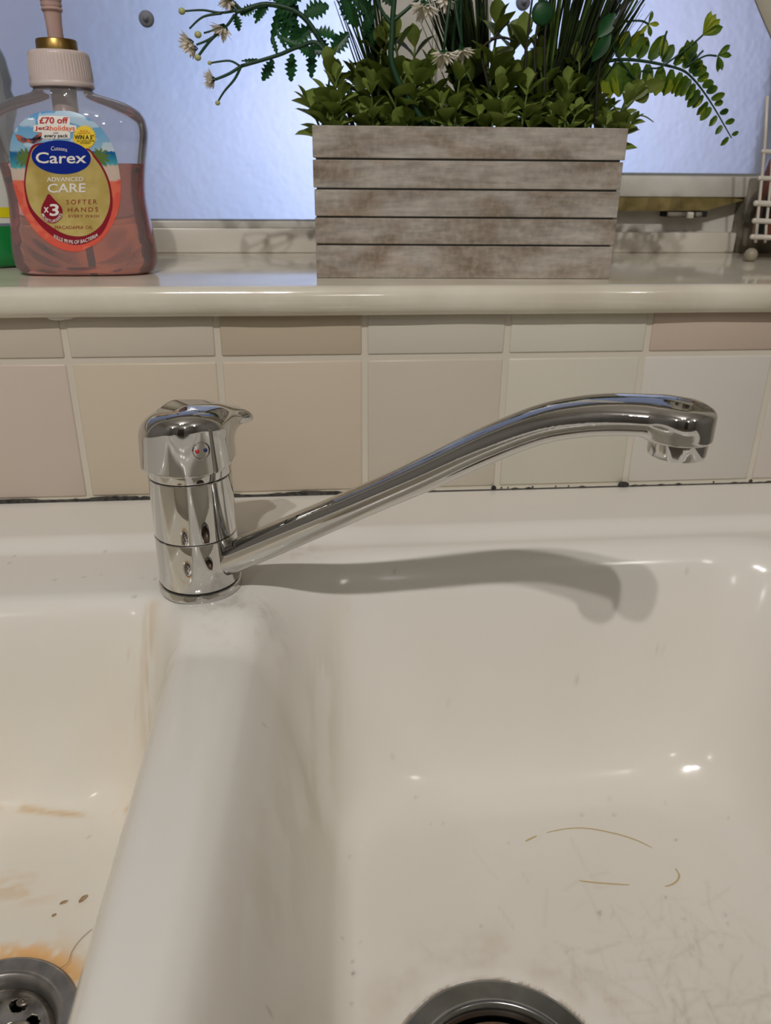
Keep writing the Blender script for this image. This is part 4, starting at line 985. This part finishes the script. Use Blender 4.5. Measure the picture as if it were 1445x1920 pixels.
# --- trumpet-shaped buds over the fern
o = empty('budding_sprig', 'thin sprig with trumpet-shaped green buds above the drooping fern', 'artificial plant', (.374, .064, FZ)); off = Vector(o.location)
S = MB()
for pts in ([(.374, .064, FZ), A(1190, 150, .064), A(1240, 125, .064), A(1295, 85, .064), A(1317, 66, .064)], [A(1285, 125, .064), A(1305, 113, .064), A(1325, 104, .064), A(1343, 105, .064)], [A(1150, 60, .064), A(1170, 42, .064), A(1200, 39, .064), A(1215, 45, .064)], [A(1190, 150, .064), A(1150, 90, .064), A(1150, 50, .064)], [A(1300, 117, .064), A(1310, 103, .064), A(1318, 95, .064)], [A(1240, 105, .064), A(1245, 75, .064), A(1250, 58, .064)]):
    q = [v - off for v in spl(pts, 5)]; S.tube(q, .0007, 6)
S.build('stem', stem_d, o, smooth=True)
B = MB()
for (px, py), dirs, L in (((1317, 66), ((10, -38), (30, -26), (32, -12), (18, -30)), .0150), ((1345, 104), ((24, -20), (26, -1), (12, 20), (4, 18)), .0105), ((1215, 45), ((4, -14), (18, 0), (8, 20), (-10, 12)), .0080), ((1290, 120), ((2, -42), (-8, -38), (8, -36)), .015), ((1238, 110), ((4, -36), (8, -30)), .012)):
    for dx, dy in dirs: leaf(B, A(px, py, .064) - off, D(dx, dy, rl.uniform(-.2, .2)), L, L * .40, rl.uniform(-.3, .3), .05, 'obovate', 0 if rl.random() < .55 else 1, ref=(0, -1, 0), nl=5)
B.build('bud', [fern_g, fern_y], o)
# a leafy shoot leaning out at the right end, thin curved blade beside it
o = empty('leafy_shoot', 'single leafy shoot leaning right over the end of the planter with a thin curved blade', 'artificial plant', (.386, .052, .235)); off = Vector(o.location)
S = MB(); S.tube([v - off for v in spl([(.384, .052, .228), A(1145, 228, .05), A(1165, 210, .05), A(1186, 188, .05)], 5)], .0013, 7); S.build('stem', stem_g, o, smooth=True)
B = MB(); leaf(B, A(1184, 190, .05) - off, D(14, -30), .015, .013, 0, .1, 'obovate', ref=(0, -1, 0)); leaf(B, A(1186, 186, .05) - off, D(24, -10), .013, .011, .4, .1, 'obovate', ref=(0, -1, 0)); leaf(B, A(1196, 168, .05) - off, D(30, -8), .020, .009, 0, .1, 'lance', ref=(0, -1, 0)); leaf(B, A(1135, 235, .05) - off, D(40, -2), .015, .008, .5, .1, 'lance', ref=(0, -1, 0))
q = [v - off for v in spl([A(1162, 222, .05), A(1185, 216, .05), A(1208, 218, .05), A(1225, 229, .05)], 5)]
B.tube(q, [.0009 - .0006 * i / (len(q) - 1) for i in range(len(q))], 6); B.build('leaves', olive2, o, smooth=True)

# ================================================================== small things round the window
for (px, py), lb in (((274, 35), 'small round grey suction pad on the left pane, beside the soap pump'), ((981, 4), 'small round grey suction pad at the top of the right pane')):
    c = at(px, py, WY + .009); b = MB(); q = Vector((0, -1, 0)).to_track_quat('Z', 'Y').to_matrix()
    b.lathe([(.0062, -.0015), (.0060, .0003), (.0040, .0010), (.0018, .0020), (.0015, .0042), (.0001, .0044)], (0, 0, 0), 32, 0, q)
    o = b.build('suction_pad', P('grey_rubber', srgb(120, 124, 134), .5), smooth=True); o.location = Vector(c); tag(o, lb, 'suction pad')
# wire rack at the right with a bottle in it
wr = empty('wire_rack', 'white coated wire rack at the right edge of the sill, holding a dark red bottle', 'rack', (.600, .12, SILL_Z)); off = Vector(wr.location)
Yr = .135
def W(px, py, y=Yr): return Vector(at(px, py, y)) - off
wm = P('coated_wire', srgb(206, 200, 188), .35)
zb0 = at(1412, 462, Yr)
for yy, dyx in ((430, 0), (397, 0), (363, 0), (328, 0)):
    pass
lv_ = [(1410, 444, .0022), (1414, 414, .0022), (1417, 381, .0024), (1424, 334, .0020), (1430, 284, .0018)]
for px, py, r in lv_:
    b = MB(); p0 = W(px, py); b.tube([p0, p0 + Vector((.035, -.004, -.001)), p0 + Vector((.09, -.004, -.001))], r, 10); b.ball(p0, r, 8); b.build('wire', wm, wr, smooth=True)
b = MB(); b.tube([W(1416, 455), W(1421, 400), W(1428, 330), W(1434, 260), W(1438, 180)], .0013, 10); b.tube([W(1434, 455), W(1436, 425), W(1445, 340), W(1450, 260)], .0012, 10); b.build('upright_wire', wm, wr, smooth=True)
zfoot = .0050
p0 = W(1410, 463); MB().ball((p0.x, p0.y, .0056), .0056, 12).build('foot', P('foot_plastic', srgb(150, 142, 124), .4), wr, smooth=True)
b_ = MB(); b_.lathe([(.0001, .0001), (.017, 0), (.018, .002), (.018, .052), (.016, .062), (.010, .075), (.0085, .088), (.009, .100), (.0001, .101)], (0, 0, 0), 40)
rb = b_.build('sauce_bottle', noisy(P('brown_red', (.2, .06, .04), .3), srgb(96, 52, 40), srgb(130, 74, 60), 30), smooth=True); rb.location = (at(1458, 400, .162)[0], .162, SILL_Z + .019); tag(rb, 'dark red-brown bottle standing inside the white wire rack', 'bottle')
b_ = MB(); b_.tube([(0, 0, 0), (.004, 0, .03), (.009, .002, .056)], [.0030, .0042, .0050], 12); kb = b_.build('brush_handle', P('navy_plastic', srgb(16, 24, 36), .4), smooth=True); kp = at(1428, 415, .150); kb.location = (kp[0], .150, SILL_Z + .020); tag(kb, 'dark navy brush handle leaning in the white wire rack', 'brush')
# pale curtain edge at the top right
V = []; F = []; n = 26
for i in range(n):
    t = i / (n - 1); p0 = Vector(at(1392 + 75 * t + 28 * t * t, -60 + 230 * t, .185))
    for j in range(8): V.append((p0.x + .018 * j, .185 + .004 * math.sin(j * 1.7), p0.z + .008 * j * (1 - t)))
for i in range(n - 1):
    for j in range(7): F.append((i * 8 + j, i * 8 + j + 1, (i + 1) * 8 + j + 1, (i + 1) * 8 + j))
# extend upward to the rail
top = len(V)
for j in range(8): V.append((V[0][0] - .03 + .022 * j, .185 + .004 * math.sin(j * 1.7), WTOP - .06))
for j in range(7): F.append((j, j + 1, top + j + 1, top + j))
o = MB().add(V, F).build('net_curtain', P('curtain_fabric', srgb(186, 180, 164), .9), smooth=True); o.modifiers.new('s', 'SOLIDIFY').thickness = .002; tag(o, 'pale fabric curtain edge hanging in the top right corner of the window', 'curtain')

# ================================================================== crumbs and hair in the sink
cm = noisy(P('food_crumb', (.3, .2, .12), .8), srgb(146, 118, 88), srgb(182, 154, 120), 400)
for i, ((px, py), (sx, sy), rz, lb) in enumerate((((155, 1685), (.0024, .0011), .9, 'brown food flake lying in the left bowl, largest one'), ((119, 1692), (.0020, .0008), .4, 'thin tan food flake beside the larger brown one in the left bowl'), ((101, 1716), (.0011, .0006), .8, 'tiny tan food flake just above the left drain'))):
    r = random.Random(i); n = 9; V = []
    for zz in (0, .0005): V += [(sx * (1 + .25 * r.uniform(-1, 1)) * math.cos(2 * PI * k / n), sy * (1 + .3 * r.uniform(-1, 1)) * math.sin(2 * PI * k / n), zz) for k in range(n)]
    F = [tuple(range(n - 1, -1, -1)), tuple(range(n, 2 * n))] + [(k, (k + 1) % n, (k + 1) % n + n, k + n) for k in range(n)]
    o = MB().add(V, F).build('food_flake', cm); p0 = atz(px, py, FLL + .0004); o.location = (p0[0], p0[1], FLL + .0003); o.rotation_euler = (0, 0, rz); tag(o, lb, 'crumb')
pts = [Vector(atz(u, v, FLL + .0006)) for u, v in ((172, 1742), (150, 1762), (134, 1785), (128, 1808), (112, 1824), (95, 1846))]; c0 = pts[0].copy()
for q, dz in zip(pts, (0, 0, 0, .0012, .0022, .0022)): q.z += dz
o = MB().tube([q - c0 for q in spl(pts, 6)], .00013, 5).build('hair', P('hair_brown', srgb(120, 104, 84), .5), smooth=True); o.location = c0; tag(o, 'thin curved hair lying across the edge of the left drain', 'hair')
